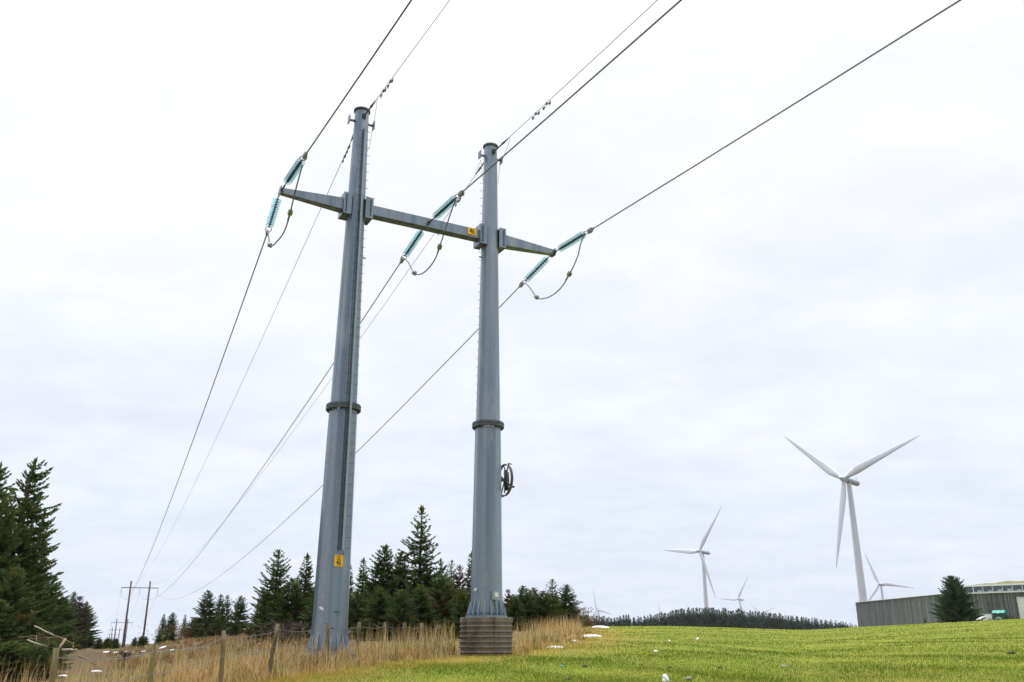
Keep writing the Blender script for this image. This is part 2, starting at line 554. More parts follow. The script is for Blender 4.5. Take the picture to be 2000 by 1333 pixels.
def cladding():
    m = bpy.data.materials.new('weathered wood cladding')
    m.use_nodes = True
    nt = m.node_tree
    L = nt.links.new
    p = nt.nodes['Principled BSDF']
    p.inputs['Roughness'].default_value = .85
    a = nd(nt, 'ShaderNodeAttribute', attribute_name='tint')
    r = nd(nt, 'ShaderNodeValToRGB')
    st = [(0, (.070, .078, .078)), (.4, (.103, .113, .113)), (.75, (.130, .142, .142)), (1, (.195, .21, .21))]
    while len(r.color_ramp.elements) < len(st): r.color_ramp.elements.new(.5)
    for e, (q, c) in zip(r.color_ramp.elements, st): e.position = q; e.color = (*c, 1)
    tc = nd(nt, 'ShaderNodeTexCoord')
    mp = nd(nt, 'ShaderNodeMapping'); mp.inputs['Scale'].default_value = (5, 5, .5); L(tc.outputs['Object'], mp.inputs[0])
    nz = nd(nt, 'ShaderNodeTexNoise'); nz.inputs['Scale'].default_value = 1.5; nz.inputs['Detail'].default_value = 4; L(mp.outputs[0], nz.inputs['Vector'])
    mr = nd(nt, 'ShaderNodeMapRange')
    for k, v in (('From Min', .3), ('From Max', .7), ('To Min', -.3), ('To Max', .3)): mr.inputs[k].default_value = v
    L(nz.outputs['Fac'], mr.inputs['Value'])
    ad = nd(nt, 'ShaderNodeMath', operation='ADD'); L(a.outputs['Fac'], ad.inputs[0]); L(mr.outputs[0], ad.inputs[1])
    L(ad.outputs[0], r.inputs[0]); L(r.outputs[0], p.inputs['Base Color'])
    return m


M['ground'] = ground_material()
M['clad'] = cladding()


def aqua_glass():
    m = bpy.data.materials.new('aqua toughened glass')
    m.use_nodes = True
    nt = m.node_tree
    L = nt.links.new
    out = nt.nodes['Material Output']
    nt.nodes.remove(nt.nodes['Principled BSDF'])
    lw = nd(nt, 'ShaderNodeLayerWeight'); lw.inputs['Blend'].default_value = .35
    tr = nd(nt, 'ShaderNodeBsdfTransparent'); tr.inputs[0].default_value = (.90, .97, .975, 1)
    gl = nd(nt, 'ShaderNodeBsdfGlossy'); gl.inputs[0].default_value = (.16, .36, .39, 1); gl.inputs['Roughness'].default_value = .08
    df = nd(nt, 'ShaderNodeBsdfDiffuse'); df.inputs[0].default_value = (.03, .165, .19, 1)
    m1 = nd(nt, 'ShaderNodeMixShader'); m1.inputs[0].default_value = .6
    L(gl.outputs[0], m1.inputs[1]); L(df.outputs[0], m1.inputs[2])
    mr = nd(nt, 'ShaderNodeMapRange'); mr.inputs['To Min'].default_value = .03; mr.inputs['To Max'].default_value = .8
    L(lw.outputs['Facing'], mr.inputs['Value'])
    m2 = nd(nt, 'ShaderNodeMixShader'); L(mr.outputs[0], m2.inputs[0]); L(tr.outputs[0], m2.inputs[1]); L(m1.outputs[0], m2.inputs[2])
    L(m2.outputs[0], out.inputs[0])
    return m


M['aqua'] = aqua_glass()

# ------------------------------------------------------------------ the ground


def axis(lo_d, hi_d, step, lo, hi, gr=1.16):
    a = list(np.arange(lo_d, hi_d, step))
    s, v = step, lo_d
    left = []
    while v > lo:
        s *= gr; v -= s; left.append(v)
    s, v = step, a[-1]
    right = []
    while v < hi:
        s *= gr; v += s; right.append(v)
    return np.array(left[::-1] + a + right)


def build_ground():
    xs = axis(-36, 44, .7, -7000, 7000)
    ys = axis(6, 75, .6, -120, 9000, 1.07)
    X, Y = np.meshgrid(xs, ys)
    Z = zg(X, Y)
    v = np.stack([X, Y, Z], -1).reshape(-1, 3)
    nx, ny = len(xs), len(ys)
    i = np.arange((ny - 1) * (nx - 1)); r, c = i // (nx - 1), i % (nx - 1)
    k = r * nx + c
    q = np.stack([k, k + 1, k + nx + 1, k + nx], -1)
    me = np_mesh('ground', v, quads=q, mat=M['ground'], smooth=True)
    f = np.clip(.5 + (X - xb(Y)) / 1.2, 0, 1) * (Y < 170) * (X < 400)
    a = me.attributes.new('field', 'FLOAT', 'POINT')
    a.data.foreach_set('value', f.astype(np.float32).ravel())
    a = me.attributes.new('edge', 'FLOAT', 'POINT')
    a.data.foreach_set('value', (np.clip(1 - np.abs(X - xb(Y) - .6) / 2.8, 0, 1) * (Y < 120)).astype(np.float32).ravel())
    link(me, 'ground', label='rolling ground with a green field right of rough brown land', kind='structure')


build_ground()

# ------------------------------------------------------------------ grasses
RNG = np.random.default_rng(7)
PYL = ((-5.06, 25.98), (-.775, 28.25))


def field_grass():
    N = 390000
    u = RNG.random(N)
    y0, y1, k = 15.5, 95.0, 1.35          # density falls with distance
    Y = (y0 ** -k + u * (y1 ** -k - y0 ** -k)) ** (-1 / k)
    r = RNG.random(N)
    x = (-.34 * Y - 3) * (1 - r) + (.66 * Y + 6) * r
    keep = x > xb(Y) - .25 + RNG.normal(0, .35, N)
    keep &= np.hypot(x - PYL[1][0], Y - PYL[1][1]) > .85
    x, Y = x[keep], Y[keep]
    n = len(x)
    z = zg(x, Y)
    big = RNG.random(n)
    h = (.028 + .042 * big ** 2) * RNG.uniform(.7, 1.3, n) * (1 + .5 * (np.sin(x * .9) * np.sin(Y * .8 + x * .3)))
    h = np.maximum(h, .02)
    # longer at the edge
    h *= 1 + .9 * np.clip(1 - (x - xb(Y)) / 1.5, 0, 1)
    w = np.maximum(.005, .00030 * Y)
    az = RNG.uniform(0, 2 * np.pi, n)
    lean = RNG.normal(0, .55, n) * h
    la = RNG.uniform(0, 2 * np.pi, n)
    dx, dy = np.cos(az) * w, np.sin(az) * w
    v = np.empty((n, 3, 3))
    v[:, 0] = np.stack([x - dx, Y - dy, z - .015], -1)
    v[:, 1] = np.stack([x + dx, Y + dy, z - .015], -1)
    v[:, 2] = np.stack([x + np.cos(la) * lean, Y + np.sin(la) * lean, z + h], -1)
    t = np.clip(RNG.normal(.29, .25, n) + .16 * np.clip((25 - Y) / 8, 0, 1) + .62 * np.clip(1 - (x - xb(Y)) / 3.4, 0, 1), 0, .99)
    me = np_mesh('field_grass', v.reshape(-1, 3), tris=np.arange(n * 3).reshape(-1, 3), mat=M['field_grass'], tint=np.repeat(t, 3))
    link(me, 'field_grass', label='short yellow green grass covering the field', cat='grass', kind='stuff')


def blades(x, Y, h, w, bend, tint, az=None):
    """curved tapered strips: 5 verts each"""
    n = len(x)
    z = zg(x, Y) - .03
    az = RNG.uniform(0, 2 * np.pi, n) if az is None else az
    wa = RNG.uniform(0, 2 * np.pi, n)
    dx, dy = np.cos(wa) * w, np.sin(wa) * w
    bx, by = np.cos(az) * bend * h, np.sin(az) * bend * h
    v = np.empty((n, 5, 3))
    v[:, 0] = np.stack([x - dx, Y - dy, z], -1)
    v[:, 1] = np.stack([x + dx, Y + dy, z], -1)
    v[:, 2] = np.stack([x + bx * .3 + dx * .8, Y + by * .3 + dy * .8, z + h * .6], -1)
    v[:, 3] = np.stack([x + bx * .3 - dx * .8, Y + by * .3 - dy * .8, z + h * .6], -1)
    v[:, 4] = np.stack([x + bx, Y + by, z + h * (1 - .35 * np.minimum(bend, 1.2) ** 2)], -1)
    b = (np.arange(n) * 5)[:, None]
    return v.reshape(-1, 3), b + np.array([0, 1, 2, 3]), b + np.array([3, 2, 4]), np.repeat(tint, 5)


def dry_grass():
    sets = []
    # tussocks spread over the rough land, thinning out with distance
    N = 9000
    k = 1.0
    u = RNG.random(N)
    Y = 11.5 * (85 / 11.5) ** u
    r = RNG.uniform(-.66, .13, N)
    x = r * Y
    d = xb(Y) - x                                   # distance into the rough land
    keep = d > -.3 + RNG.normal(0, .25, N)
    for (px, py) in PYL:
        keep &= np.hypot(x - px, Y - py) > 1.0
    strip = np.clip(1.15 - (d / 5.5), 0, 1)
    patch = .5 + .5 * np.sin(x * .55 + 1.3 * np.sin(Y * .31)) * np.sin(Y * .42 + x * .23)
    rr = x / Y
    keep &= (rr < -.215) | ((rr < -.06) & (d < 4.2) & (Y < 50)) | ((rr >= -.06) & (d < 2.6 - .025 * (Y - 30)) & (Y < 72))
    keep &= ~((rr < -.425) & (Y > 21))
    keep &= ~((rr > .052) & (d > .7))
    keep &= RNG.random(N) < np.clip(.20 + .72 * strip + .8 * (patch - .35), 0, 1)
    x, Y, d, strip, patch = x[keep], Y[keep], d[keep], strip[keep], patch[keep]
    nb = RNG.integers(7, 22, len(x))
    i = np.repeat(np.arange(len(x)), nb)
    n = len(i)
    sp = RNG.uniform(.05, .22, len(x))[i]
    bx = x[i] + RNG.normal(0, 1, n) * sp
    by = Y[i] + RNG.normal(0, 1, n) * sp
    hh = np.where((by > 19) & (d[i] > 4.5), .17 + .18 * patch[i], .22 + .24 * strip[i] + .14 * patch[i]) * RNG.uniform(.4, 1.25, n)
    hh *= np.where(d[i] < .4, .55, 1)
    hh *= np.clip(1.15 - .010 * (by - 20), .6, 1.1) * np.where((bx / by > -.06) & (by > 30), .8, 1.0)
    bend = np.abs(RNG.normal(.35, .3, n))
    tint = np.clip(RNG.normal(.56, .22, len(x))[i] + RNG.normal(0, .17, n), .02, .9)
    green = (RNG.random(len(x)) < .11)[i]
    hh *= np.where(green, 1.2, 1)
    tint = np.where((by > 19) & (d[i] > 4.5), tint * .48, tint)
    tint = np.where(green, 1.0, tint)
    w = np.maximum(.0055, .00032 * by)
    sets.append(blades(bx, by, hh, w, bend, tint))
    # single tall stalks with seed heads
    N = 3200
    Y = 12 * (62 / 12) ** RNG.random(N)
    x = xb(Y) - np.abs(RNG.normal(0, 3.2, N)) - .2
    keep = (x / Y > -.66) & ((x / Y < -.06) | (xb(Y) - x < 2.2))
    for (px, py) in PYL:
        keep &= np.hypot(x - px, Y - py) > .95
    x, Y = x[keep], Y[keep]
    n = len(x)
    h = RNG.uniform(.45, 1.1, n)
    sets.append(blades(x, Y, h, np.maximum(.0035, .00022 * Y), np.abs(RNG.normal(.12, .12, n)), np.clip(RNG.normal(.7, .1, n), 0, .9)))
    V, Q, T, TI = [], [], [], []
    off = 0
    for v, q, t, ti in sets:
        V.append(v); Q.append(q + off); T.append(t + off); TI.append(ti); off += len(v)
    me = np_mesh('dry_grass', np.concatenate(V), quads=np.concatenate(Q), tris=np.concatenate(T), mat=M['straw'], tint=np.concatenate(TI))
    link(me, 'dry_grass', label='tall straw coloured dead grass along the fence and over the rough land', cat='grass', kind='stuff')


field_grass()
dry_grass()

# ------------------------------------------------------------------ the steel pylon
AZ = 14.97
ARM0, ARM1 = np.array([-7.22, 24.82, AZ]), np.array([1.48, 29.44, AZ])
AN = np.array([.883, .469, 0.])           # along the crossarm, to the right
FW = np.array([-.469, .883, 0.])          # along the line, away from the camera
UP = np.array([0, 0, 1.])
PL, PR = np.array([-5.06, 25.98, 0]), np.array([-.775, 28.25, 0])
MID = (ARM0 + ARM1) / 2


def dia(z):
    if z < 8.3:
        return .84 + (8.3 - z) * .0255
    return .80 - (z - 8.3) * .0322


def text_mb(txt, size, c, right, up, mi=0, off=.0, squeeze=.8, bold=.012):
    """flat lettering as mesh data: returns verts, faces"""
    cu = bpy.data.curves.new('txt', 'FONT')
    cu.body = txt; cu.size = size; cu.align_x = 'CENTER'; cu.align_y = 'CENTER'; cu.offset = bold * size; cu.extrude = .002
    o = bpy.data.objects.new('txt', cu)
    COL.objects.link(o)
    dg = bpy.context.evaluated_depsgraph_get()
    me = bpy.data.meshes.new_from_object(o.evaluated_get(dg))
    nrm = np.cross(right, up)
    vs = [np.array(c) + right * v.co.x * squeeze + up * v.co.y + nrm * (v.co.z + off) for v in me.vertices]
    fs = [tuple(p.vertices) for p in me.polygons]
    bpy.data.objects.remove(o); bpy.data.curves.remove(cu); bpy.data.meshes.remove(me)
    return vs, fs


BASE = thing('steel_pylon', (-2.9, 27.1, 1.2), 'tall grey galvanised twin pole steel pylon with a crossarm and yellow 46 signs', 'pylon')
PO = np.array(BASE.location)
NF = 12


def pole(P, z0, ladder_dir, name='pole'):
    b = MB()
    ph = math.atan2(-P[1], -P[0]) + math.pi / NF * .55
    zs = list(np.linspace(z0 + .05, 8.20, 4)); z2 = list(np.linspace(8.40, 18.60, 5))
    b.lathe([(dia(z) / 2, z) for z in zs], NF, (P[0], P[1], 0), smooth=False, phase=ph)
    b.lathe([(dia(z) / 2, z) for z in z2], NF, (P[0], P[1], 0), smooth=False, phase=ph)
    o = b.build(name, M['galv'], BASE, PO)
    # splice flange with bolts
    fl = MB()
    for za, zb in ((8.22, 8.29), (8.30, 8.37)):
        fl.lathe([(.38, za), (.52, za), (.52, zb), (.38, zb)], 48, (P[0], P[1], 0), smooth=False)
    for k in range(28):
        w = 2 * math.pi * k / 28
        fl.lathe([(.0, 8.18), (.02, 8.18), (.02, 8.405), (0, 8.405)], 6, (P[0] + .475 * math.cos(w), P[1] + .475 * math.sin(w), 0), smooth=False)
    fl.build('flange', M['galv_dark'], o, PO)
    # base plate, gussets, anchor bolts
    bp = MB()
    bp.lathe([(.0, z0), (.63, z0), (.63, z0 + .05), (.0, z0 + .05)], 40, (P[0], P[1], 0), smooth=False)
    bp.build('base_plate', M['galv'], o, PO)
    for k in range(18):
        gs, an = MB(), MB()
        w = 2 * math.pi * (k + .3) / 18
        d = np.array([math.cos(w), math.sin(w), 0]); s = np.array([-d[1], d[0], 0]) * .009
        r0, r1 = dia(z0 + .2) / 2 - .03, .60
        c = P + UP * (z0 + .052)
        prof = [c + d * r0, c + d * r1, c + d * r1 + UP * .07, c + d * (r0 + .03) + UP * .43, c + d * r0 + UP * .43]
        vs = [p + s for p in prof] + [p - s for p in prof]
        gs.add(vs, [(0, 1, 2, 3, 4), (9, 8, 7, 6, 5)] + [(i, i + 5, (i + 1) % 5 + 5, (i + 1) % 5) for i in range(5)])
        w2 = w + math.pi / 18
        cc = P + np.array([math.cos(w2), math.sin(w2), 0]) * .56
        an.lathe([(0, z0 + .05), (.032, z0 + .05), (.032, z0 + .095), (.018, z0 + .095), (.018, z0 + .14), (0, z0 + .14)], 6, cc, smooth=False)
        gs.build('gusset', M['ladder'], o, PO)
        an.build('anchor_bolt', M['galv_dark'], o, PO)
    # open top rim and the two T shaped pins
    cp = MB()
    cp.lathe([(.20, 18.58), (.275, 18.58), (.275, 18.64), (.20, 18.64)], 32, (P[0], P[1], 0), smooth=False)
    cp.lathe([(0, 18.60), (.24, 18.60)], 32, (P[0], P[1], 0), smooth=False)
    cp.build('top_rim', M['galv_dark'], o, PO)
    for sg in (-1, 1):
        pn = MB()
        a = P + UP * 18.18 + AN * sg * .20
        pn.tube([a, a + AN * sg * .22], .045, 8)
        pn.box(a + AN * sg * .23, (.035, .2, .27), (AN, FW, UP))
        pn.build('pulling_lug', M['galv'], o, PO)
    # ladder: centre rail with rungs either side
    d = np.array(ladder_dir); s = np.cross(UP, d)
    zb, zt = z0 + 2.72 if P is PL else z0 + 2.6, 17.75
    lad, web = MB(), MB()
    for za, zc in ((zb, 8.25), (8.25, zt)):
        pa = P + UP * za + d * (dia(za) / 2 + .20); pc = P + UP * zc + d * (dia(zc) / 2 + .20)
        ax = (pc - pa) / np.linalg.norm(pc - pa)
        lad.box((pa + pc) / 2, (.06, .012, np.linalg.norm(pc - pa)), (s, np.cross(ax, s), ax))
        web.box((pa + pc) / 2 - d * .10 - s * .024, (.012, .185, np.linalg.norm(pc - pa)), (s, d, ax))
    n = int((zt - zb) / .3)
    lo = lad.build('ladder', M['ladder'], BASE, PO)
    web.build('web', M['galv_dark'], lo, PO)  # dark steel puts the shade on the rail's turned-away side into the colour
    for k in range(n + 1):
        rg = MB()
        z = zb + .05 + k * .3
        c = P + UP * z + d * (dia(z) / 2 + .20 - .03)
        rg.tube([c - s * .185 + UP * .035, c - s * .18, c + s * .18, c + s * .185 + UP * .035], .007, 6)
        # stand-off hooks
        h0 = P + UP * (z - .13) + d * (dia(z) / 2 + .16) + s * .03
        rg.tube([h0, h0 - d * .16 + s * .05 - UP * .05], .014, 5)
        rg.build('rung', M['rod'], lo, PO)
    # shield wire shackles
    for sg in (-1, 1):
        sh = MB()
        c = P + UP * 18.30 + FW * sg * .235
        sh.box(c, (.13, .06, .17), (AN, FW, UP))
        sh.ring(c + FW * sg * .06, .07, .02, (FW, UP), 14)
        sh.box(c - UP * .03 + FW * sg * .09, (.03, .14, .11), (AN, FW, UP))
        sh.build('shackle', M['rod'], o, PO)
    return o


BK = -FW
ladL = np.array([.515, -.857, 0]); ladL /= np.linalg.norm(ladL)
poleL = pole(PL, 1.36, ladL)
poleR = pole(PR, 2.36, FW)

# access panel, earthing lugs and stickers at the foot of the poles
V_ = -PL / np.linalg.norm(PL); VR = np.array([-V_[1], V_[0], 0])       # towards camera / right as seen
pm = MB()
pc = PL + V_ * .468 + UP * 2.44 + VR * .16
pm.box(pc, (.20, .05, .018), (VR, V_, UP))
pm.build('panel_edge', M['rod'], poleL, PO)
for s in (-1, 1):
    e = MB(); e.box(PL + VR * s * .525 + UP * 1.92, (.06, .05, .11), (VR, V_, UP)); e.tube([PL + VR * s * .54 + UP * 1.92, PL + VR * s * .59 + UP * 1.92], .02, 6)
    e.build('earthing_lug', M['galv'], poleL, PO)
tg = MB(); c = PL + V_ * .492 + UP * 2.52 - VR * .235
ct = math.cos(-.6); stt = math.sin(-.6)
tg.lathe([(0, -.01), (.05, -.01), (.05, .012), (0, .012)], 14, smooth=False)
tg.v = [tuple(c - VR * .02 + (VR * (x * 1.5 * ct) + UP * (x * 1.5 * stt) + (UP * ct - VR * stt) * y * .7 + (V_ * .95 - VR * .3) * z)) for x, y, z in tg.v]
tg.build('white_sticker', M['white_tag'], poleL, PO)
VRp = -PR / np.linalg.norm(PR); VRr = np.array([-VRp[1], VRp[0], 0])
tg = MB(); c = PR + VRp * .36 + UP * 3.15 - VRr * .335
tg.lathe([(0, -.01), (.045, -.01), (.045, .02), (0, .02)], 14, smooth=False)
ax = VRp * .75 - VRr * .66; bx = VRr * .75 + VRp * .66
tg.v = [tuple(c + bx * x + UP * y + ax * z) for x, y, z in tg.v]
tg.build('white_sticker', M['white_tag'], poleR, PO)
# grey junction box on the right pole
jb = MB(); d = VRp * .86 + VRr * .51; s = np.cross(UP, d)
c = PR + d * .515 + UP * 2.98
jb.box(c, (.20, .11, .24), (s, d, UP)); jb.box(c + d * .062, (.215, .02, .255), (s, d, UP)); jb.tube([c - UP * .12, c - UP * .30], .018, 6)
jo = jb.build('junction_box', M['plastic'], BASE, PO)
w = MB(); w.box(c + d * .075 + UP * .02, (.11, .012, .12), (s, d, UP)); w.build('cover', M['white_tag'], jo, PO)

# brackets either side of each pole, with bolt rows
for P in (PL, PR):
    pz = poleL if P is PL else poleR
    for sg in (-1, 1):
        r = dia(AZ) / 2
        b = MB()
        c = P + AN * sg * (r + .07) + UP * AZ
        t = .022
        b.box(c + BK * .27, (.26, t, .74), (AN, FW, UP))
        b.box(c + FW * .27, (.26, t, .74), (AN, FW, UP))
        b.box(c + AN * sg * .118, (t, .515, .738), (AN, FW, UP))
        b.box(c - UP * .34, (.21, .515, t), (AN, FW, UP))
        b.box(c + UP * .34, (.21, .515, t), (AN, FW, UP))
        bo = b.build('bracket', M['galv'], BASE, PO)
        for k in range(8):
            bt = MB()
            bt.lathe([(0, 0), (.024, 0), (.024, .03), (0, .03)], 8, smooth=False)
            cc = c + BK * .281 + AN * sg * .045 + UP * (-.27 + k * .077)
            m_ = len(bt.v) - 32
            bt.v[m_:] = [tuple(cc + AN * x + UP * y + BK * z) for x, y, z in bt.v[m_:]]
            bt.build('bolt', M['bolt'], bo, PO)


def beam(a, b, h0, h1, w0, w1):
    """tapered box beam from a to b with flanged ends"""
    m = MB()
    vs = []
    for p, h, w in ((a, h0, w0), (b, h1, w1)):
        for j in (-1, 1):
            for k in (-1, 1):
                vs.append(p + FW * j * w / 2 + UP * k * h / 2)
    m.add(vs, [(0, 1, 3, 2), (4, 6, 7, 5), (0, 4, 5, 1), (2, 3, 7, 6), (1, 5, 7, 3), (0, 2, 6, 4)])
    return m


rb = dia(AZ) / 2 + .20
cb = beam(PL + UP * AZ + AN * rb, PR + UP * AZ - AN * rb, .33, .33, .34, .34)
cb.box(MID + BK * .185 + UP * .02, (.05, .03, .20), (AN, FW, UP)); cb.box(MID + FW * .185 + UP * .0, (.05, .03, .20), (AN, FW, UP))
cbo = cb.build('crossarm', M['galv'], BASE, PO)
for E_, P, sg in ((ARM0, PL, -1), (ARM1, PR, 1)):
    a = P + UP * AZ + AN * sg * rb
    m = beam(a, E_ - UP * .0, .40, .17, .34, .20)
    m.box(E_ + AN * sg * .02, (.03, .30, .27), (AN, FW, UP))
    m.box(E_ - AN * sg * .55 - UP * .11, (.05, .02, .09), (AN, FW, UP))
    m.build('crossarm', M['galv'], BASE, PO)
for c in (ARM0, MID, ARM1):
    for sg in (-1, 1):
        s_ = MB()
        q = c + FW * sg * (.13 if c is not MID else .20)
        s_.ring(q + FW * sg * .04 - UP * .02, .06, .018, (FW, UP), 12); s_.box(q - UP * .02, (.09, .07, .06), (AN, FW, UP))
        s_.build('shackle', M['rod'], BASE, PO)
# small eye under the beam
ey = MB(); q = PR + UP * AZ - AN * 1.95 - UP * .165
ey.tube([q, q - UP * .07], .012, 6); ey.ring(q - UP * .10, .035, .01, (AN, UP), 10); ey.build('eye_bolt', M['rod'], BASE, PO)

# signs
sg_ = MB(); sc = on_plane(921.5, 452.5, MID + BK * .172, BK)
sg_.box(sc + BK * .012, (.32, .014, .255), (AN, FW, UP))
so = sg_.build('number_sign', M['yellow'], BASE, PO)
tm = MB(); tm.add(*text_mb('46', .27, sc + BK * .0215, AN, UP, squeeze=.72, bold=.016)); tm.build('digits', M['black'], so, PO)
sz = 3.80
cz = PL + UP * sz + V_ * (dia(sz) / 2 + .03) + VR * .13
s2 = MB(); s2.box(cz, (.235, .014, .31), (VR, V_, UP)); so = s2.build('warning_sign', M['yellow'], BASE, PO)
tm = MB(); tm.add(*text_mb('46', .185, cz + V_ * .009 - UP * .06, VR, UP, squeeze=.74, bold=.012)); tm.build('digits', M['black'], so, PO)
tri = MB(); cc = cz + V_ * .0095 + UP * .105
T3 = [(-.045, -.035), (.045, -.035), (0, .045)]
for i in range(3):
    a, b = T3[i], T3[(i + 1) % 3]
    tri.tube([cc + VR * a[0] + UP * a[1], cc + VR * b[0] + UP * b[1]], .0035, 5)
tri.tube([cc + UP * .02 + VR * .006, cc - UP * .004 - VR * .006, cc + VR * .006 - UP * .004, cc - UP * .024], .003, 4)
tri.box(cz + V_ * .0085 + UP * .034, (.13, .004, .008), (VR, V_, UP)); tri.box(cz + V_ * .0085 + UP * .019, (.10, .004, .007), (VR, V_, UP))
tri.box(cz + V_ * .0085 - UP * .125, (.09, .004, .007), (VR, V_, UP))
tri.build('warning_triangle', M['black'], so, PO)
for P_, zz in ((PL, 13.3), (PR, 14.2)):
    hk = MB(); q = P_ + UP * zz + (AN if P_ is PL else -AN) * (dia(zz) / 2)
    hk.tube([q, q + (AN if P_ is PL else -AN) * .10], .025, 6); hk.build('step_stub', M['galv'], poleL if P_ is PL else poleR, PO)

# foundations
fz = g(PL[0], PL[1])
fd = MB(); fd.lathe([(0, fz - .8), (.80, fz - .8), (.80, 1.30), (.78, 1.355), (0, 1.355)], 48, (PL[0], PL[1], 0), smooth=False)
fd.build('concrete_foundation', M['concrete'], label='low round concrete foundation under the left steel pole, half hidden in dead grass', cat='foundation')
fz = g(PR[0], PR[1])
pr = [(0, fz - .8), (.775, fz - .8)]
z = fz - .12
while z < 2.10:
    pr += [(.775, z), (.79, z + .022), (.815, z + .034), (.815, z + .048), (.79, z + .060), (.775, z + .082)]
    z += .146
pr += [(.775, 2.20), (.80, 2.205), (.80, 2.345), (.785, 2.355), (0, 2.355)]
fd = MB(); fd.lathe(pr, 72, (PR[0], PR[1], 0), smooth=False)
fd.build('concrete_foundation', M['concrete'], label='tall ribbed brown concrete pier carrying the right steel pole', cat='foundation')

# spare cable coil on its cross bracket
cc = PR + AN * (dia(6.6) / 2 + .17) + UP * 6.58
co = thing('cable_coil', tuple(cc), 'round coil of dark cable on a cross bracket fixed to the right steel pole', 'cable coil')
k = MB()
for i, (R, q) in enumerate(((.50, 0), (.485, .02), (.51, -.02), (.495, .035), (.505, -.035))):
    k.ring(cc + AN * q, R, .016, (FW, UP), 40, 6)
k.build('coil', M['rod'], co, cc)
k = MB()
for a in (rad(30), rad(120)):
    d = FW * math.cos(a) + UP * math.sin(a)
    k.box(cc, (1.16, .05, .022), (d, np.cross(AN, d), AN))
    for s in (-1, 1):
        k.box(cc + d * s * .56 + AN * .03, (.03, .06, .12), (d, np.cross(AN, d), AN))
k.tube([cc - AN * .17 + UP * .42, cc + UP * .42 + AN * .0, cc - UP * .42], .02, 6)
k.box(cc - AN * .09, (.18, .1, .1), (AN, FW, UP))
k.build('cross_bracket', M['galv_dark'], co, cc)
k = MB(); k.tube([cc + AN * .06 - UP * .33 - FW * .05, cc + AN * .06 - UP * .05 - FW * .03, cc + AN * .06 + UP * .25], [.055, .085, .085], 12); k.tube([cc + AN * .06 + UP * .25, cc + AN * .06 + UP * .33], .05, 10)
k.build('splice_closure', M['bolt'], co, cc)

# ------------------------------------------------------------------ insulator strings
DISC = .146


def quat(zv, xv):
    z = Vector(zv).normalized(); x = Vector(xv); x = (x - z * x.dot(z)).normalized(); y = z.cross(x)
    return Matrix((x, y, z)).transposed().to_quaternion()


def make_string():
    root = thing('insulator_string', (0, 0, 0), 'x', 'insulator', 'glass insulator strings on the crossarm')
    c = MB()
    c.tube([(0, 0, 0), (0, 0, .22)], .018, 8)
    for i in range(11):
        z = .22 + i * DISC
        c.lathe([(0, z), (.032, z), (.045, z + .012), (.045, z + .06), (.02, z + .07), (.012, z + .075), (.012, z + DISC)], 12)
    c.tube([(0, 0, .22 + 11 * DISC), (0, 0, .22 + 11 * DISC + .08)], .02, 8)
    c.build('metal_core', M['rod'], root)
    me = None
    for i in range(11):
        if me is None:
            d = MB()
            d.lathe([(.044, .018), (.075, .026), (.112, .045), (.132, .068), (.135, .078), (.128, .078), (.108, .060), (.100, .084), (.094, .084), (.088, .058), (.070, .076), (.064, .076), (.056, .052), (.044, .05)], 28)
            o = d.build('glass_disc', M['aqua'], root); me = o.data
        else:
            o = link(me, 'glass_disc', root)
        o.location = (0, 0, .22 + i * DISC)
    z0 = .22 + 11 * DISC + .06
    k = MB(); k.ring((0, 0, z0 + .14), .17, .014, ((0, 0, 1), (1, 0, 0)), 22, 6, squash=.55)
    k.build('yoke_ring', M['rod'], root)
    k = MB()
    k.box((0, 0, z0 + .33), (.085, .13, .22)); k.box((0, 0, z0 + .48), (.075, .11, .16), taper=.45)
    k.box((0, -.075, z0 + .35), (.05, .05, .16))
    k.tube([(0, 0, z0 + .20), (0, 0, z0 + .24)], .035, 8)
    k.build('strain_clamp', M['clamp'], root)
    return root, z0 + .56


proto, SLEN = make_string()
first = [True]


def place_string(att, end, label):
    o = proto if first[0] else copy_tree(proto)
    first[0] = False
    d = end - att; L_ = np.linalg.norm(d); d = d / L_
    q = min(1.0, L_ / SLEN)
    o.location = tuple(end - d * SLEN * q)
    o.scale = (1, 1, q)
    o.rotation_mode = 'QUATERNION'
    o.rotation_quaternion = quat(d, AN)
    o['label'] = label
    return end - d * .02, d, L_ - SLEN


def rod_link(name, a, b, label, group, r=.016):
    m = MB(); m.tube([a, b], r, 6)
    return m.build(name, M['rod'], label=label, cat='link', group=group)


PHASES = [('left end', ARM0, (520, 462), (600, 298), .13), ('middle', MID, (781, 515), (906, 373), .20), ('right end', ARM1, (1013, 562), (1160, 446), .13)]
ends = {}
for nm, A_, fpx, bpx, off in PHASES:
    for sg, px, where in ((1, fpx, 'pointing away down the line'), (-1, bpx, 'pulling towards the camera side')):
        e = on_plane(*px, A_, AN)
        att = A_ + FW * sg * (off + .09) - UP * .02
        p, d, gap = place_string(att, e, f'aqua glass insulator string at the {nm} of the crossarm, {where}')
        if gap > .03:
            m = MB(); m.tube([att, att + d * (gap + .02)], .017, 6); m.box(att + d * gap * .5, (.05, .03, max(.05, gap * .5)), (AN, np.cross(AN, d), d))
            m.build('extension_link', M['rod'], BASE, PO)
        ends[(nm, sg)] = (p, d)

# ------------------------------------------------------------------ wires
WE = {'left end': (238.5, 1160), 'middle': (272, 1160), 'right end': (305, 1160)}
YE = 270.
SAG = {'left end': 5.4, 'middle': 5.5, 'right end': 5.4}


def span(a, b, sag, n=64):
    t = np.linspace(0, 1, n) ** 1.5
    p = a + (b - a) * t[:, None]
    p[:, 2] -= 4 * sag * t * (1 - t)
    return p


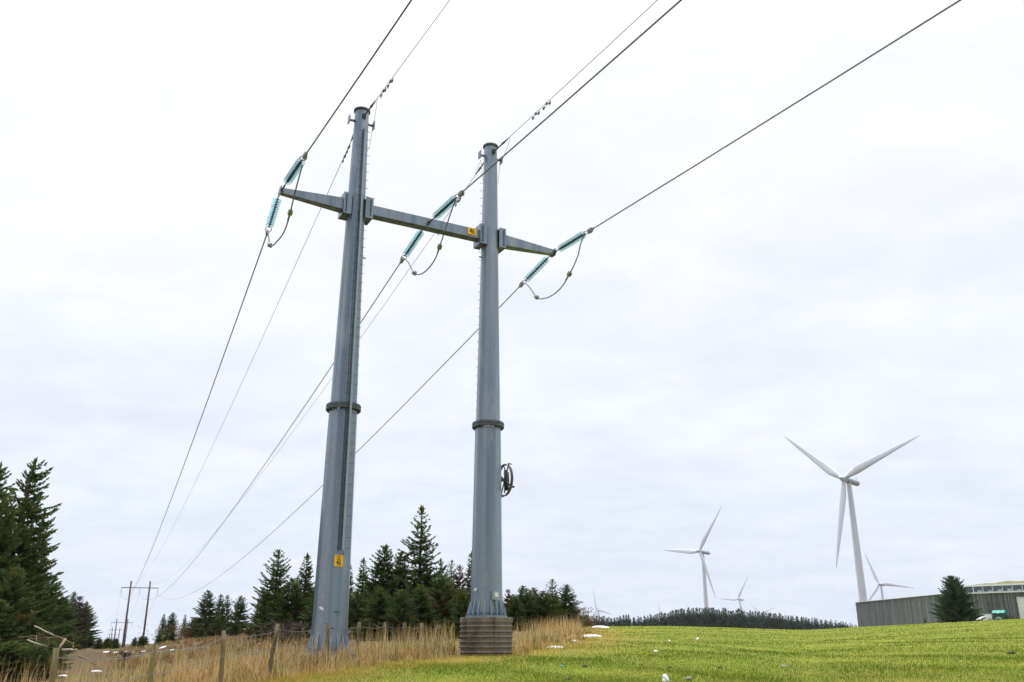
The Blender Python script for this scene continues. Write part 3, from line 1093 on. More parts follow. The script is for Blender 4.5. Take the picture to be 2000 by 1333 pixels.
def back(a, slope, L=150, n=30):
    d = np.array([987, -1803, 0]) / math.hypot(987, 1803)
    t = np.linspace(0, L, n)
    p = a + d * t[:, None]
    p[:, 2] += slope * t + (-slope / L) * t ** 2
    return p


for nm, A_, *_ in PHASES:
    p, d = ends[(nm, 1)]
    m = MB(); m.tube(span(p, at(*WE[nm], YE), SAG[nm]), .021, 6)
    m.build('conductor', M['wire'], label=f'dark conductor running from the {nm} of the crossarm down to the first wooden pylon', cat='power line', group='conductors leading away')
    p, d = ends[(nm, -1)]
    m = MB(); m.tube(back(p, -.049), .021, 8)
    m.build('conductor', M['wire'], label=f'dark conductor leaving the {nm} of the crossarm towards the top of the photo', cat='power line', group='conductors passing overhead')


def damper(parent, p, d, off):
    m = MB()
    d = d / np.linalg.norm(d)
    dn = -UP + d * d[2]; dn /= np.linalg.norm(dn)
    m.box(p + dn * .03, (.04, .05, .09), (d, np.cross(dn, d), dn))
    m.tube([p + dn * .09 - d * .21, p + dn * .07 - d * .1, p + dn * .065, p + dn * .07 + d * .1, p + dn * .09 + d * .21], .008, 6)
    for s in (-1, 1):
        q = p + dn * .10 + d * s * .21
        m.tube([q - d * s * .09, q + d * s * .01], .026, 8)
        m.tube([q + d * s * .02 - dn * .06, q + d * s * .035, q + dn * .05, q + dn * .06 - d * s * .05], .014, 6)
    m.build('vibration_damper', M['rod'], parent, off)


for P, nm, px, sag, dl in ((PL, 'left', (257.5, 1137), 4.9, (1.35, 1.95)), (PR, 'right', (291.5, 1137), 5.1, (2.5, 3.0))):
    for sg in (1, -1):
        a = P + UP * 18.28 + FW * sg * .36
        pts = span(a, at(*px, YE), sag, 80) if sg > 0 else back(a, -.036, n=60)
        d = pts[1] - pts[0]; d /= np.linalg.norm(d)
        m = MB(); m.tube(pts, .0105, 6)
        lab = (f'thin shield wire from the {nm} pole top down to the first wooden pylon' if sg > 0
               else f'thin shield wire from the {nm} pole top towards the top of the photo')
        w = m.build('shield_wire', M['wire_thin'], label=lab, cat='power line', group='shield wires', off=None)
        q = MB(); q.tube([a, a + d * .55], .026, 8); q.tube([a + d * .55, a + d * .62, a + d * .98], [.04, .04, .018], 8)
        q.build('dead_end', M['rod'], w)
        # bonding tail hanging from the dead end to the pole
        s = AN * (.30 if P is PL or sg < 0 else -.30)
        if sg < 0 or P is PR:
            e = a + d * 1.15
            q = MB(); q.tube([e, e + s * .35 - UP * .12 - d * .35, P + UP * 17.95 + s * 1.35 - FW * .05 * sg, P + UP * 17.3 + s * 1.05, P + UP * 17.1 + s * .80], .007, 5)
            q.build('bonding_tail', M['wire_thin'], w)
        for t in (dl if sg > 0 else ((1.7, 2.3) if P is PL else (2.9, 3.6))):
            damper(w, a + d * t, d, None)

JUMP = {
    'left end': ([(591, 322), (581, 358), (573, 390), (567, 415), (560, 440), (551, 460), (540, 473), (533, 480), (527, 479), (525, 465), (523, 452)], (3, 8)),
    'middle': ([(891, 389), (881.6, 413), (870.3, 447), (858.6, 482.4), (852.3, 501), (843.3, 516.7), (829.8, 531.3), (818.5, 536.5), (809, 533.6), (801.7, 521.2), (796, 511), (789, 505)], (3, 8)),
    'right end': ([(1144, 456), (1135, 474), (1129.4, 497.4), (1121, 518.8), (1112, 535.6), (1101.3, 555), (1086.5, 571.6), (1070, 581.5), (1055, 584), (1047.7, 581), (1040.3, 570), (1032, 559), (1024, 553)], (4, 9)),
}
for nm, A_, *_ in PHASES:
    pts, ws = JUMP[nm]
    P3 = [on_plane(*p, A_, AN) for p in pts]
    # smooth
    fine = []
    for i in range(len(P3) - 1):
        p0, p1, p2, p3 = P3[max(i - 1, 0)], P3[i], P3[i + 1], P3[min(i + 2, len(P3) - 1)]
        for t in np.linspace(0, 1, 5)[:-1]:
            fine.append(.5 * ((2 * p1) + (p2 - p0) * t + (2 * p0 - 5 * p1 + 4 * p2 - p3) * t * t + (3 * p1 - p0 - 3 * p2 + p3) * t ** 3))
    fine.append(P3[-1])
    m = MB(); m.tube(fine, .021, 8)
    j = m.build('jumper_cable', M['wire'], label=f'slack jumper cable looping under the {nm} of the crossarm', cat='jumper cable', group='jumper loops')
    for wi in ws:
        q = P3[wi]; d = P3[wi + 1] - P3[wi - 1]; d /= np.linalg.norm(d)
        b = MB(); n2 = np.cross(AN, d)
        b.box(q, (.12, .11, .16), (AN, n2, d)); b.box(q + AN * .03, (.05, .15, .10), (AN, n2, d)); b.tube([q - d * .12, q + d * .12], .035, 8)
        b.build('connector', M['clamp'], j)
    b = MB(); b.tube([P3[ws[0]] , P3[ws[0]] * .35 + P3[ws[0] + 1] * .65], .03, 8); b.build('sleeve', M['clamp'], j)

# ------------------------------------------------------------------ wooden pylons far down the line
FR = [(265 + 8.5, 1148.5, 270., 1.0), (238.4, 1216.5, 480., 1), (226.6, 1231, 700., 1), (219.8, 1240, 950., 1), (214.6, 1246, 1230., 1)]
LD = np.array([-.415, .91, 0])
AX = np.array([.955, .297, 0])
WL = ['nearest wooden twin pole pylon with a thin crossarm', 'second wooden pylon down the line, half as tall in the view', 'third wooden pylon down the line', 'fourth wooden pylon down the line, very small',
      'farthest wooden pylon of the line, hardly visible']
arms = []
for i, (px, py, Y, _) in enumerate(FR):
    c = at(px, py, Y)
    z0 = g(c[0], Y) - 1.0
    r = thing('wooden_pylon', (c[0], c[1], z0), WL[i], 'pylon', 'wooden pylons along the line')
    o = np.array([c[0], c[1], z0])
    for s in (-1, 1):
        m = MB(); b = c + AX * s * 2.6
        m.tube([(b[0], b[1], z0 - 1), (b[0], b[1], c[2] + 1.9)], [.30, .23], 10); m.build('pole', M['pole_wood'], r, o)
        if i == 0:
            m = MB(); q = b + np.array([0, -.21, (0.9 if s > 0 else -14.6)]); m.box(q, (.18, .03, .55)); m.build('number_plate', M['yellow'], r, o)
    m = MB(); m.box(c, (10.1, .18, .22), (AX, np.cross(UP, AX), UP)); m.build('crossarm', M['galv_dark'], r, o)
    for s in (-1, 0, 1):
        m = MB(); q = c + AX * s * 4.95
        prof = [(.03, 0)]
        for k in range(9):
            prof += [(.03, -.22 - k * .15), (.11, -.28 - k * .15), (.03, -.31 - k * .15)]
        prof += [(.03, -1.72)]
        m.lathe(prof, 8, tuple(q)); m.build('insulator', M['rod'], r, o)
    arms.append(c)
for i in range(3):
    for s, nm in ((-1, 'left'), (0, 'middle'), (1, 'right')):
        a = arms[i] + AX * s * 4.95 - UP * 1.72; b = arms[i + 1] + AX * s * 4.95 - UP * 1.72
        m = MB(); m.tube(span(a, b, 5.0, 30), .022, 5)
        m.build('conductor', M['wire'], label=f'{nm} conductor sagging between the {["first and second", "second and third", "third and fourth"][i]} wooden pylons', cat='power line', group='conductors between wooden pylons')

# ------------------------------------------------------------------ wind turbines


def blade_mb(L_=45.):
    m = MB()
    st = [(0, 2.0, 2.0, 0), (1.5, 2.0, 1.9, 0), (4, 2.8, 1.6, 14), (8.5, 4.1, 1.1, 13), (13, 3.8, .85, 9), (20, 3.1, .6, 6), (28, 2.4, .42, 3), (36, 1.65, .28, 1), (42, .8, .12, 0), (44.4, .45, .07, 0), (45, .12, .03, 0)]
    n = 14
    vs, fs = [], []
    for (z, ch, th, tw) in st:
        for k in range(n):
            w = 2 * math.pi * k / n
            x = ch * (.5 * math.cos(w)) + (.18 * ch if z > 3 else .18 * ch * z / 3)
            y = th * .5 * math.sin(w) * (1 - .35 * math.cos(w) if z > 3 else 1)
            a = rad(tw)
            vs.append((x * math.cos(a) - y * math.sin(a), x * math.sin(a) + y * math.cos(a) - .0004 * z * z, z))
    for i in range(len(st) - 1):
        for k in range(n):
            k2 = (k + 1) % n
            fs.append((i * n + k, i * n + k2, (i + 1) * n + k2, (i + 1) * n + k))
    m.add(vs, fs, 0, True)
    return m


def make_turbine():
    """tower foot at origin, hub height 80, nose towards -Y"""
    r = thing('wind_turbine', (0, 0, 0), 'x', 'wind turbine', 'white wind turbines on the horizon')
    m = MB(); m.lathe([(2.1, -8), (2.1, 0), (1.95, 20), (1.7, 45), (1.4, 65), (1.15, 78.3), (1.15, 78.4), (0, 78.4)], 36); m.build('tower', M['turbine'], r)
    m = MB()
    tl = rad(5); ax = np.array([0, math.cos(tl), -math.sin(tl)])
    hub = np.array([0, -4.2, 80.0])
    m.tube([hub + ax * 1.6, hub + ax * 2.6, hub + ax * 3.2, hub + ax * 11.8, hub + ax * 12.6, hub + ax * 12.85], [1.15, 1.45, 1.55, 1.5, 1.2, .5], 24)
    m.lathe([(1.3, 77.9), (1.3, 78.8)], 20)
    q = hub + ax * 11.7 + np.array([0, 0, 1.4])
    m.box(q + np.array([0, 0, .8]), (.12, .12, 1.8)); m.box(q + np.array([0, -.2, 1.7]), (.9, .1, .1)); m.box(q + np.array([0, -.2, .5]), (.35, .8, 1.2), taper=.3)
    m.build('nacelle', M['turbine_grey'], r)
    hb = bpy.data.objects.new('rotor', None); COL.objects.link(hb); hb.parent = r
    hb.location = tuple(hub)
    z = Vector(-ax)      # nose
    hb.rotation_mode = 'QUATERNION'
    hb.rotation_quaternion = Matrix((Vector((1, 0, 0)), z.cross(Vector((1, 0, 0))), z)).transposed().to_quaternion()
    m = MB(); m.lathe([(0, 4.0), (.45, 3.8), (.95, 2.9), (1.4, 1.3), (1.55, 0), (1.45, -1.3), (1.1, -1.7), (0, -1.7)], 24); m.build('hub', M['turbine'], hb)
    bl = blade_mb()
    me = None
    for k in range(3):
        if me is None:
            o = bl.build('blade', M['turbine'], hb); me = o.data
        else:
            o = link(me, 'blade', hb)
        o.rotation_mode = 'QUATERNION'
        o['k'] = k
    return r


def set_turbine(r, hubpos, yaw, az):
    """yaw: nose swings from -Y towards -X; az: rotor angle, clockwise from up as the camera sees it"""
    psi = rad(yaw)
    r.rotation_euler = (0, 0, -psi)
    off = Matrix.Rotation(-psi, 3, 'Z') @ Vector((0, -4.2, 80.0))
    r.location = tuple(Vector(hubpos) - off)
    for ch in r.children:
        if ch.name.split('.')[0] == 'rotor':
            for b in ch.children:
                if b.name.split('.')[0] == 'blade':
                    a = rad(az + 120 * b['k'])
                    # rotor local: X right, Y up, Z nose; blade mesh runs along its own Z, chord X, bends to +Y(nose)
                    d = Vector((math.sin(a), math.cos(a), 0)); nose = Vector((0, 0, 1)); d = (d * math.cos(rad(1)) + nose * math.sin(rad(1))).normalized()
                    x = nose.cross(d).normalized()
                    y = d.cross(x).normalized()
                    b.data = b.data.copy()
                    b.rotation_quaternion = Matrix((x, y, d)).transposed().to_quaternion()


tproto = make_turbine()
TB = [((169.7, 454.1, 81.5), 52, 70, 'largest white wind turbine, behind the grey building'),
      ((164.4, 799.5, 78.6), 54, 36, 'second largest wind turbine, one blade level, behind the far tree line'),
      (tuple(at(1441.4, 1170.7, 1567)), 57, 33, 'small wind turbine just right of the second largest one, one blade level'),
      (tuple(at(1717.6, 1141, 1184)), 45, 99, 'small wind turbine just right of the largest tower, over the building roof'),
      (tuple(at(1166, 1192, 1904)), 48, 103, 'tiny wind turbine beside the end of the wood, left of the tree line'),
      (tuple(at(1488, 1200, 2400)), 50, 69, 'distant wind turbine showing only two spread blades above the trees'),
      (tuple(at(1294, 1215, 2150)), 50, 103, 'distant wind turbine showing only one blade tip above the trees')]
tlist = [tproto] + [copy_tree(tproto) for _ in TB[1:]]
for t, (p, yaw, az, lab) in zip(tlist, TB):
    t['label'] = lab
    set_turbine(t, p, yaw, az)

# ------------------------------------------------------------------ fences
rnd = random.Random(5)


def post_mb(x, y, top, r=.055, lean=(0, 0)):
    m = MB()
    z0 = g(x, y) - .3
    pts, rs = [], []
    n = 6
    bx, by = rnd.uniform(-.02, .02), rnd.uniform(-.02, .02)
    for i in range(n):
        t = i / (n - 1)
        pts.append((x + lean[0] * (t - 1) + bx * math.sin(t * 3), y + lean[1] * (t - 1) + by * math.sin(t * 3), z0 + (top - z0) * t))
        rs.append(r * (1.12 - .16 * t) * rnd.uniform(.95, 1.06))
    m.tube(pts, rs, 9)
    return m


FP = [(110, 1266, 12.4, .040), (301, 1258, 15.0, .042), (437, 1232, 17.8, .042), (543, 1219, 20.7, .043), (640, 1216, 24.0, .045), (702, 1215, 27.7, .047), (752, 1216, 30.8, .047), (790, 1217, 33.9, .05),
      (824, 1218, 37, .065), (858, 1221, 41, .06), (886, 1217, 44.7, .055), (910, 1222, 48, .06), (1000, 1228, 58, .06), (1022, 1230, 62, .06)]
f0 = at(*FP[0][:3])
fence = thing('wire_fence', (f0[0], f0[1], g(f0[0], f0[1])), 'old wire fence on round wooden posts running past the steel poles', 'fence')
FO = np.array(fence.location)
tops = []
for i, (px, py, Y, r) in enumerate(FP):
    p = at(px, py, Y)
    tops.append(p)
    post_mb(p[0], p[1], p[2], r, lean=(rnd.uniform(-.05, .05) + (.10 if i == 3 else 0), 0)).build('post', M['wood_post'], fence, FO)
p = at(650, 1228, 23.9); m = MB(); m.box(p, (.03, .05, .05)); m.tube([p - AN * .06, p], .012, 6); m.build('insulator_clip', M['bolt'], fence, FO)
p = at(583, 1205, 40)
for dz in (.12, .45):
    m = MB()
    for a, b in zip(tops[:-1], tops[1:]):
        q = [a + (b - a) * t - UP * (dz + (.05 + .03 * rnd.random()) * 4 * t * (1 - t)) for t in np.linspace(0, 1, 6)]
        q = [w + np.array([.05, -.03, 0]) for w in q]
        m.tube(q, .0045, 4, cap=False)
    m.build('strand_wire', M['wire_thin'], fence, FO)
m = MB()           # netting of the lower fence
for a, b in zip(tops[3:-1], tops[4:]):
    L_ = np.linalg.norm(b - a)
    for h in (.62, .75, .88):
        m.tube([a - UP * h, b - UP * h], .0025, 3, cap=False)
    for k in range(int(L_ / .3)):
        q = a + (b - a) * (k * .3 / L_)
        m.tube([q - UP * .45, q - UP * .95], .0022, 3, cap=False)
m.build('netting', M['wire_thin'], fence, FO)

FP2 = []
for i in range(14):
    t = i / 13
    FP2.append((1040 + 96 * t ** .9 + rnd.uniform(-2, 2), 1232 - 6 * t + rnd.uniform(-1.5, 2), 64 + 18 * t, .055))
f0 = at(*FP2[0][:3])
fence2 = thing('wire_fence', (f0[0], f0[1], g(f0[0], f0[1])), 'distant dark stake fence at the end of the wood, with snow behind it', 'fence')
FO = np.array(fence2.location)
tp = []
for px, py, Y, r in FP2:
    p = at(px, py, Y); p[2] = max(p[2], g(p[0], p[1]) + .95); tp.append(p)
    post_mb(p[0], p[1], p[2], r).build('post', M['wood_post'], fence2, FO)
m = MB()
for a, b in zip(tp[:-1], tp[1:]):
    for h in (.1, .4, .7):
        m.tube([a - UP * h, b - UP * h], .005, 3, cap=False)
m.build('strand_wire', M['wire_thin'], fence2, FO)

# ------------------------------------------------------------------ conifers


def spruce(seed, h, r, whorls=26, per=5, p=.85, open_top=0.0, step=.085, low=.03, up0=-.22, up1=.55, needle=1.0, one_side=None, brown=.02, bare=0.0, wig=.02, dbl=True, core=1.0, dens=1.0):
    """returns (trunk MB, crown verts, quads, tint)"""
    R = np.random.default_rng(seed)
    tr = MB()
    px = np.cumsum(R.normal(0, wig, 9)); py = np.cumsum(R.normal(0, wig, 9))
    tz = np.linspace(0, 1, 9)

    def axis_at(t):
        return np.array([np.interp(t, tz, px), np.interp(t, tz, py), t * h])
    tr.tube([axis_at(t) - (np.array([0, 0, .4]) if t == 0 else 0) for t in tz], [(.016 * h) * (1 - t) ** .8 + .012 for t in tz], 8)
    B, D, Ln, Sd, Br = [], [], [], [], []      # twig base, dir, length, side normal, brownness (negative darkens the inner mass)
    for wi in range(whorls):
        t = low + (.985 - low) * (wi + R.uniform(-.3, .3)) / (whorls - 1)
        t = min(max(t, low), .985)
        k = per + R.integers(-1, 2)
        ph = R.uniform(0, 6.28)
        for j in range(k):
            az = ph + 6.283 * j / k + R.normal(0, .25)
            L_ = r * ((1 - t) ** p) * R.uniform(.62, 1.18) + .10
            if t < .14: L_ *= .8 + t * 1.4
            if one_side is not None:
                L_ *= .55 + .75 * max(0, math.cos(az - one_side)) ** 1.0
            dh = np.array([math.cos(az), math.sin(az), 0])
            sv = np.array([-dh[1], dh[0], 0])
            up = up0 + (up1 - up0) * t ** 1.3 + R.normal(0, .09)
            b0 = axis_at(t)
            cur = R.uniform(.12, .38)

            def bp(s):
                return b0 + dh * L_ * s * (1 - .04 * s) + np.array([0, 0, L_ * (up * s + cur * s * s)])
            nb = max(2, int(L_ / step))
            if L_ > .5:
                tr.tube([bp(0), bp(.5), bp(1)], [.010 + .008 * L_, .007 + .005 * L_, .004], 4, cap=False)
            br = 1.0 if R.random() < brown else 0.0
            bare_here = bare > 0 and t > 1 - bare
            for q in range(nb):
                s = .10 + .9 * (q + R.uniform(0, 1)) / nb
                if open_top and t > .45 and R.random() < open_top * .5: continue
                base = bp(s)
                tl0 = (.26 * L_ * (1 - s) + .13) * (.6 if bare_here else 1)
                for sg in (-1, 1):
                    tl = tl0 * R.uniform(.65, 1.25)
                    d = dh * R.uniform(.45, .9) + sv * sg * R.uniform(.5, 1.0) + np.array([0, 0, R.normal(up * .5 + cur * s - .12, .22)])
                    B.append(base); D.append(d / np.linalg.norm(d)); Ln.append(tl); Br.append(br)
                d = dh * .5 + np.array([0, 0, -1 + R.uniform(-.2, .6)]) + sv * R.normal(0, .3)
                B.append(base); D.append(d / np.linalg.norm(d)); Ln.append(tl0 * R.uniform(.5, .9)); Br.append(br)
            d = bp(1) - bp(.85); B.append(bp(.86)); D.append(d / np.linalg.norm(d)); Ln.append(.16 + .12 * L_); Br.append(br)
    for q in range(7):       # leader shoots
        d = np.array([R.normal(0, .25), R.normal(0, .25), 1.0]); B.append(axis_at(.94 + .008 * q)); D.append(d / np.linalg.norm(d)); Ln.append(.22 + .03 * h * R.uniform(.6, 1.1)); Br.append(0)
    if core:                  # inner needle mass added to block light, its shade tinted into the colour
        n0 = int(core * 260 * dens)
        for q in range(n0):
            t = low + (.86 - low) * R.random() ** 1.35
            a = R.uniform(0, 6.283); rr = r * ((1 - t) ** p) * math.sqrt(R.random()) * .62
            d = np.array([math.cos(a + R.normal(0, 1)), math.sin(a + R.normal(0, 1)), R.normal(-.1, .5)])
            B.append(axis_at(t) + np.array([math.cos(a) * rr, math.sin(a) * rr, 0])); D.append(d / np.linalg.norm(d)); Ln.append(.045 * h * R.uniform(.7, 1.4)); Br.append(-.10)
    B = np.array(B); D = np.array(D); Ln = np.array(Ln)[:, None]; Br = np.array(Br)
    n = len(B)
    Ln = np.maximum(Ln, .05)
    rv = R.normal(0, 1, (n, 3)); N1 = np.cross(D, rv); N1 /= np.linalg.norm(N1, axis=1)[:, None] + 1e-9
    N2 = np.cross(D, N1)
    w = (Ln * .15 + .014) * needle
    vs = []
    for N_ in ((N1, N2) if dbl else (N1,)):
        vs.append(np.stack([B, B + D * Ln * .45 + N_ * w, B + D * Ln, B + D * Ln * .4 - N_ * w], 1))
    v = np.concatenate(vs).reshape(-1, 3)
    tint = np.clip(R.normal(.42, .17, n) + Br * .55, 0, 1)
    tint = np.tile(tint, 2 if dbl else 1)
    return tr, v, np.arange(len(v)).reshape(-1, 4), np.repeat(tint, 4)


VAR = {}


def variant(key, h, mats=('bark', 'spruce'), **kw):
    tr, v, q, t = spruce(h=h, **kw)
    root = thing('spruce_tree', (0, 0, -500), 'x', 'tree')
    to = tr.build('trunk', M[mats[0]], root)
    co_ = link(np_mesh('crown', v, quads=q, mat=M[mats[1]], tint=t), 'crown', root)
    VAR[key] = [root, h, False]


variant('tall', 9, seed=1, r=2.7, whorls=27, per=5, p=.95, open_top=.55, up0=-.12, up1=.5, step=.09, core=.25)
variant('open', 8, seed=2, r=2.3, whorls=24, per=5, p=.75, open_top=.35, up0=-.1, up1=.7, step=.09, core=.25)
variant('dense', 7, seed=3, r=2.1, whorls=26, per=6, p=.75, step=.085, brown=.03)
variant('dense2', 7, seed=4, r=2.3, whorls=24, per=6, p=.7, step=.085, brown=.06)
variant('slim', 8, seed=5, r=1.5, whorls=30, per=5, p=.85, open_top=.2)
variant('browny', 6, seed=6, r=2.2, whorls=22, per=6, p=.65, brown=.22)
variant('bare', 7, seed=7, r=2.0, whorls=24, per=5, p=.7, bare=.35, open_top=.7, brown=.10)
variant('old', 11, seed=8, r=2.6, whorls=36, per=6, p=.6, step=.095, up0=-.3, up1=.45)
variant('flag', 10, seed=9, r=2.5, whorls=30, per=5, p=.55, one_side=-.3, open_top=.3, up0=-.15, up1=.4, low=.12)
variant('bushy', 6.4, mats=('bark', 'bush_spruce'), seed=10, r=2.75, whorls=34, per=9, p=.66, step=.085, up0=-.08, up1=.6, brown=.03, low=.02)
variant('deadtop', 6.5, mats=('bark', 'larch'), seed=11, r=1.6, whorls=22, per=5, p=.6, open_top=.4)
variant('grey', 10, mats=('bark', 'twigs'), seed=12, r=2.0, whorls=30, per=6, p=.45, open_top=.2, step=.13)
for i in range(3):
    variant(f'far{i}', 11, mats=('bark', 'spruce_far'), seed=20 + i, r=(2.5, 2.9, 2.2)[i], whorls=20, per=6, p=.72, step=.30, needle=2.4, dbl=False, core=1.2, low=.02)


def far_single(key):
    """far trees: trunk and crown joined in one mesh"""
    root, h, _ = VAR[key]
    objs = list(root.children)
    bm = bmesh.new()
    me = bpy.data.meshes.new('spruce_tree')
    ms = []
    for i, o in enumerate(objs):
        n0 = len(bm.faces)
        bm.from_mesh(o.data)
        bm.faces.ensure_lookup_table()
        for f in bm.faces[n0:]: f.material_index = i
        ms.append(o.data.materials[0])
    bm.to_mesh(me); bm.free()
    for m_ in ms: me.materials.append(m_)
    for o in objs: bpy.data.objects.remove(o)
    bpy.data.objects.remove(root)
    return me, h


FAR = [far_single(f'far{i}') for i in range(3)]
for i in range(3): VAR.pop(f'far{i}')


def tree(px, py, Y, key, rw=1.0, label='', group=None, lean=0.0, sink=.15, rz=None):
    root, h, used = VAR[key]
    p = at(px, py, Y)
    z0 = g(p[0], p[1]) - sink
    hh = max(1.0, p[2] - z0) / 1.04
    o = root if not used else copy_tree(root)
    VAR[key][2] = True
    s = hh / h
    o.location = (p[0], p[1], z0)
    o.scale = (s * rw, s * rw, s)
    o.rotation_euler = (0, lean, rnd.uniform(0, 6.28) if rz is None else rz)
    o['label'] = label
    if group: o['group'] = group
    elif 'group' in o: del o['group']
    return o


TREES = [
    # wood between and beside the steel poles
    (825, 985, 56, 'tall', 1.30, 'tallest spruce of the wood, open pointed top, between the two steel poles'),
    (545, 1070, 52, 'open', 1.35, 'spruce with sparse upswept top branches left of the left steel pole'),
    (600, 1080, 53, 'slim', 1.38, 'narrow dark spruce touching the left edge of the left steel pole'),
    (574, 1128, 50, 'dense', 1.81, 'dense mid green spruce low in front of the sparse topped one'),
    (522, 1150, 54, 'dense2', 1.32, 'dark bushy spruce at the left end of the wood behind the left steel pole'),
    (684, 1102, 58, 'slim', 1.02, 'thin spruce tip showing just right of the left steel pole'),
    (711, 1088, 57, 'slim', 1.20, 'slender spruce with a thin spire, second from the left steel pole'),
    (750, 1063, 55, 'dense', 1.45, 'broad dark spruce with a spiky top left of the tallest spruce'),
    (783, 1076, 56, 'dense2', 1.12, 'spruce with a ragged shoulder touching the left of the tallest spruce'),
    (861, 1088, 55, 'open', 0.85, 'spruce with drooping right branches beside the tallest spruce'),
    (882, 1092, 54, 'bare', 0.80, 'thin topped spruce right of the tallest one, branches nearly bare'),
    (899, 1102, 50, 'deadtop', 0.96, 'rust brown half dead conifer left of the right steel pole'),
    (921, 1076, 56, 'slim', 1.08, 'dark spruce whose tip shows at the left edge of the right steel pole'),
    (866, 1120, 47, 'browny', 1.48, 'browning young spruce in front of the wood, left of the right steel pole'),
    (700, 1152, 46, 'dense2', 1.57, 'young green spruce in front, just right of the left steel pole'),
    (745, 1146, 44, 'dense', 1.98, 'dense young spruce in front row below the spiky topped spruce'),
    (785, 1150, 42, 'dense2', 1.81, 'lighter green young spruce in front row under the tallest spruce'),
    (824, 1140, 45, 'dense', 1.90, 'wide dark spruce in front row directly below the tallest spruce'),
    (906, 1150, 44, 'dense2', 1.48, 'low dark spruce hugging the left side of the right steel pole'),
    (632, 1130, 49, 'dense', 1.65, 'dark spruce mostly hidden behind the left steel pole'),
    (668, 1140, 52, 'dense2', 1.65, 'bushy spruce filling the gap right behind the left steel pole'),
    # right of the right pole
    (992, 1150, 57, 'deadtop', 1.09, 'thin reddish bare conifer just right of the right steel pole'),
    (1005, 1163, 56, 'dense', 2.04, 'low spruce nearest to the right of the right steel pole'),
    (1023, 1143, 60, 'dense', 1.82, 'spruce with a single thin tip right of the right steel pole'),
    (1041, 1147, 63, 'dense2', 1.82, 'bushy spruce in the middle of the group right of the right steel pole'),
    (1078, 1130, 62, 'bare', 1.30, 'spruce with a ragged bare top in the group right of the right steel pole'),
    (1104, 1141, 66, 'dense', 2.04, 'rightmost tall spruce at the right end of the wood'),
    (1062, 1153, 60, 'dense2', 1.92, 'low dense spruce under the ragged bare topped one'),
    (1117, 1180, 70, 'browny', 1.92, 'short browning spruce at the outer right corner of the wood'),
    # group left of the left pole
    (321, 1199, 118, 'slim', 1.56, 'leftmost small spruce on the slope right of the wooden pylon'),
    (338, 1196, 116, 'dense', 1.65, 'small bluish spruce beside the leftmost one on the slope'),
    (362, 1200, 112, 'slim', 1.20, 'slim small spruce left of the dark group on the slope'),
    (381, 1206, 88, 'browny', 1.98, 'olive bushy conifer at the left of the dark tree group'),
    (409, 1152, 84, 'dense', 1.57, 'tallest dark spruce of the group between wooden pylon and left steel pole'),
    (432, 1160, 86, 'slim', 1.90, 'dark spruce just right of the tallest in the left group'),
    (445, 1161, 84, 'open', 1.20, 'spruce with tufted open top in the left group'),
    (472, 1163, 80, 'dense2', 1.40, 'pointed dark spruce at the right end of the left group'),
    (426, 1205, 76, 'dense2', 1.81, 'low dark spruce in front of the left group'),
    (462, 1212, 72, 'dense', 1.98, 'low dark spruce right of centre in front of the left group'),
    (492, 1222, 66, 'browny', 1.98, 'low olive conifer in the dip left of the left steel pole'),
    (395, 1228, 74, 'dense', 2.31, 'small squat spruce at the foot of the left group'),
    # wood on the left edge
    (2, 898, 40, 'old', 1.00, 'tall dense spruce cut by the left edge of the photo'),
    (50, 886, 42, 'flag', 1.00, 'tallest spruce at the left edge, branches swept to the right'),
    (74, 990, 44, 'flag', 0.85, 'wind swept spruce with a visible dark trunk right of the tallest left spruce'),
    (22, 960, 38, 'old', 0.90, 'thick dark spruce in front at the left edge'),
    (88, 1080, 48, 'old', 0.75, 'dark spruce filling behind the wind swept one'),
    (104, 1126, 60, 'dense', 1.73, 'smaller spruce with pointed tip on the right flank of the left wood'),
    (82, 1150, 46, 'dense2', 1.81, 'dense low spruce under the wind swept one'),
    (125, 1165, 72, 'dense2', 1.98, 'green spruce halfway along the left wood edge'),
    (146, 1153, 100, 'old', 0.95, 'far spruce of the left wood with two tips'),
    (157, 1162, 96, 'grey', 1.00, 'greyish leafless conifer in the left wood edge'),
    (169, 1172, 104, 'old', 0.90, 'last far spruce at the right end of the left wood'),
    (132, 1168, 88, 'old', 1.5, 'dark spruce standing where the left wood turns grey'),
    (160, 1176, 92, 'grey', 1.8, 'wide grey leafless conifer in front of the last far spruces'),
    (174, 1182, 108, 'dense', 1.6, 'low dark conifer at the very end of the left wood'),
    (150, 1186, 86, 'grey', 1.9, 'grey brown bare conifer with a broad crown low in the left wood'),
    (139, 1180, 84, 'grey', 1.10, 'grey brown bare conifer nearer in the left wood edge'),
    (35, 1105, 36, 'dense2', 1.50, 'low spreading spruce at the foot of the left wood'),
    (8, 1170, 33, 'dense', 1.98, 'small bright green spruce in the lower left corner of the wood'),
    (64, 1020, 47, 'old', .95, 'dark spruce with a full crown between the two wind swept ones'),
    (60, 1200, 37, 'browny', 1.81, 'small ragged spruce near the broken timber'),
    (-40, 930, 42, 'old', 1.10, 'spruce just beyond the left edge, branches reaching into the photo'),
    # by the building
    (1857, 1124, 118, 'bushy', 1.35, 'broad bushy conifer standing in front of the grey building'),
    (1806, 1207, 128, 'dense', 0.90, 'tiny spruce sapling against the grey wall left of the bushy conifer'),
]
for px, py, Y, key, rw, lab in TREES:
    flag = key == 'flag'
    tree(px, py, Y, key, rw, lab, rz=0.25 if flag else None, lean=.05 if flag else 0)
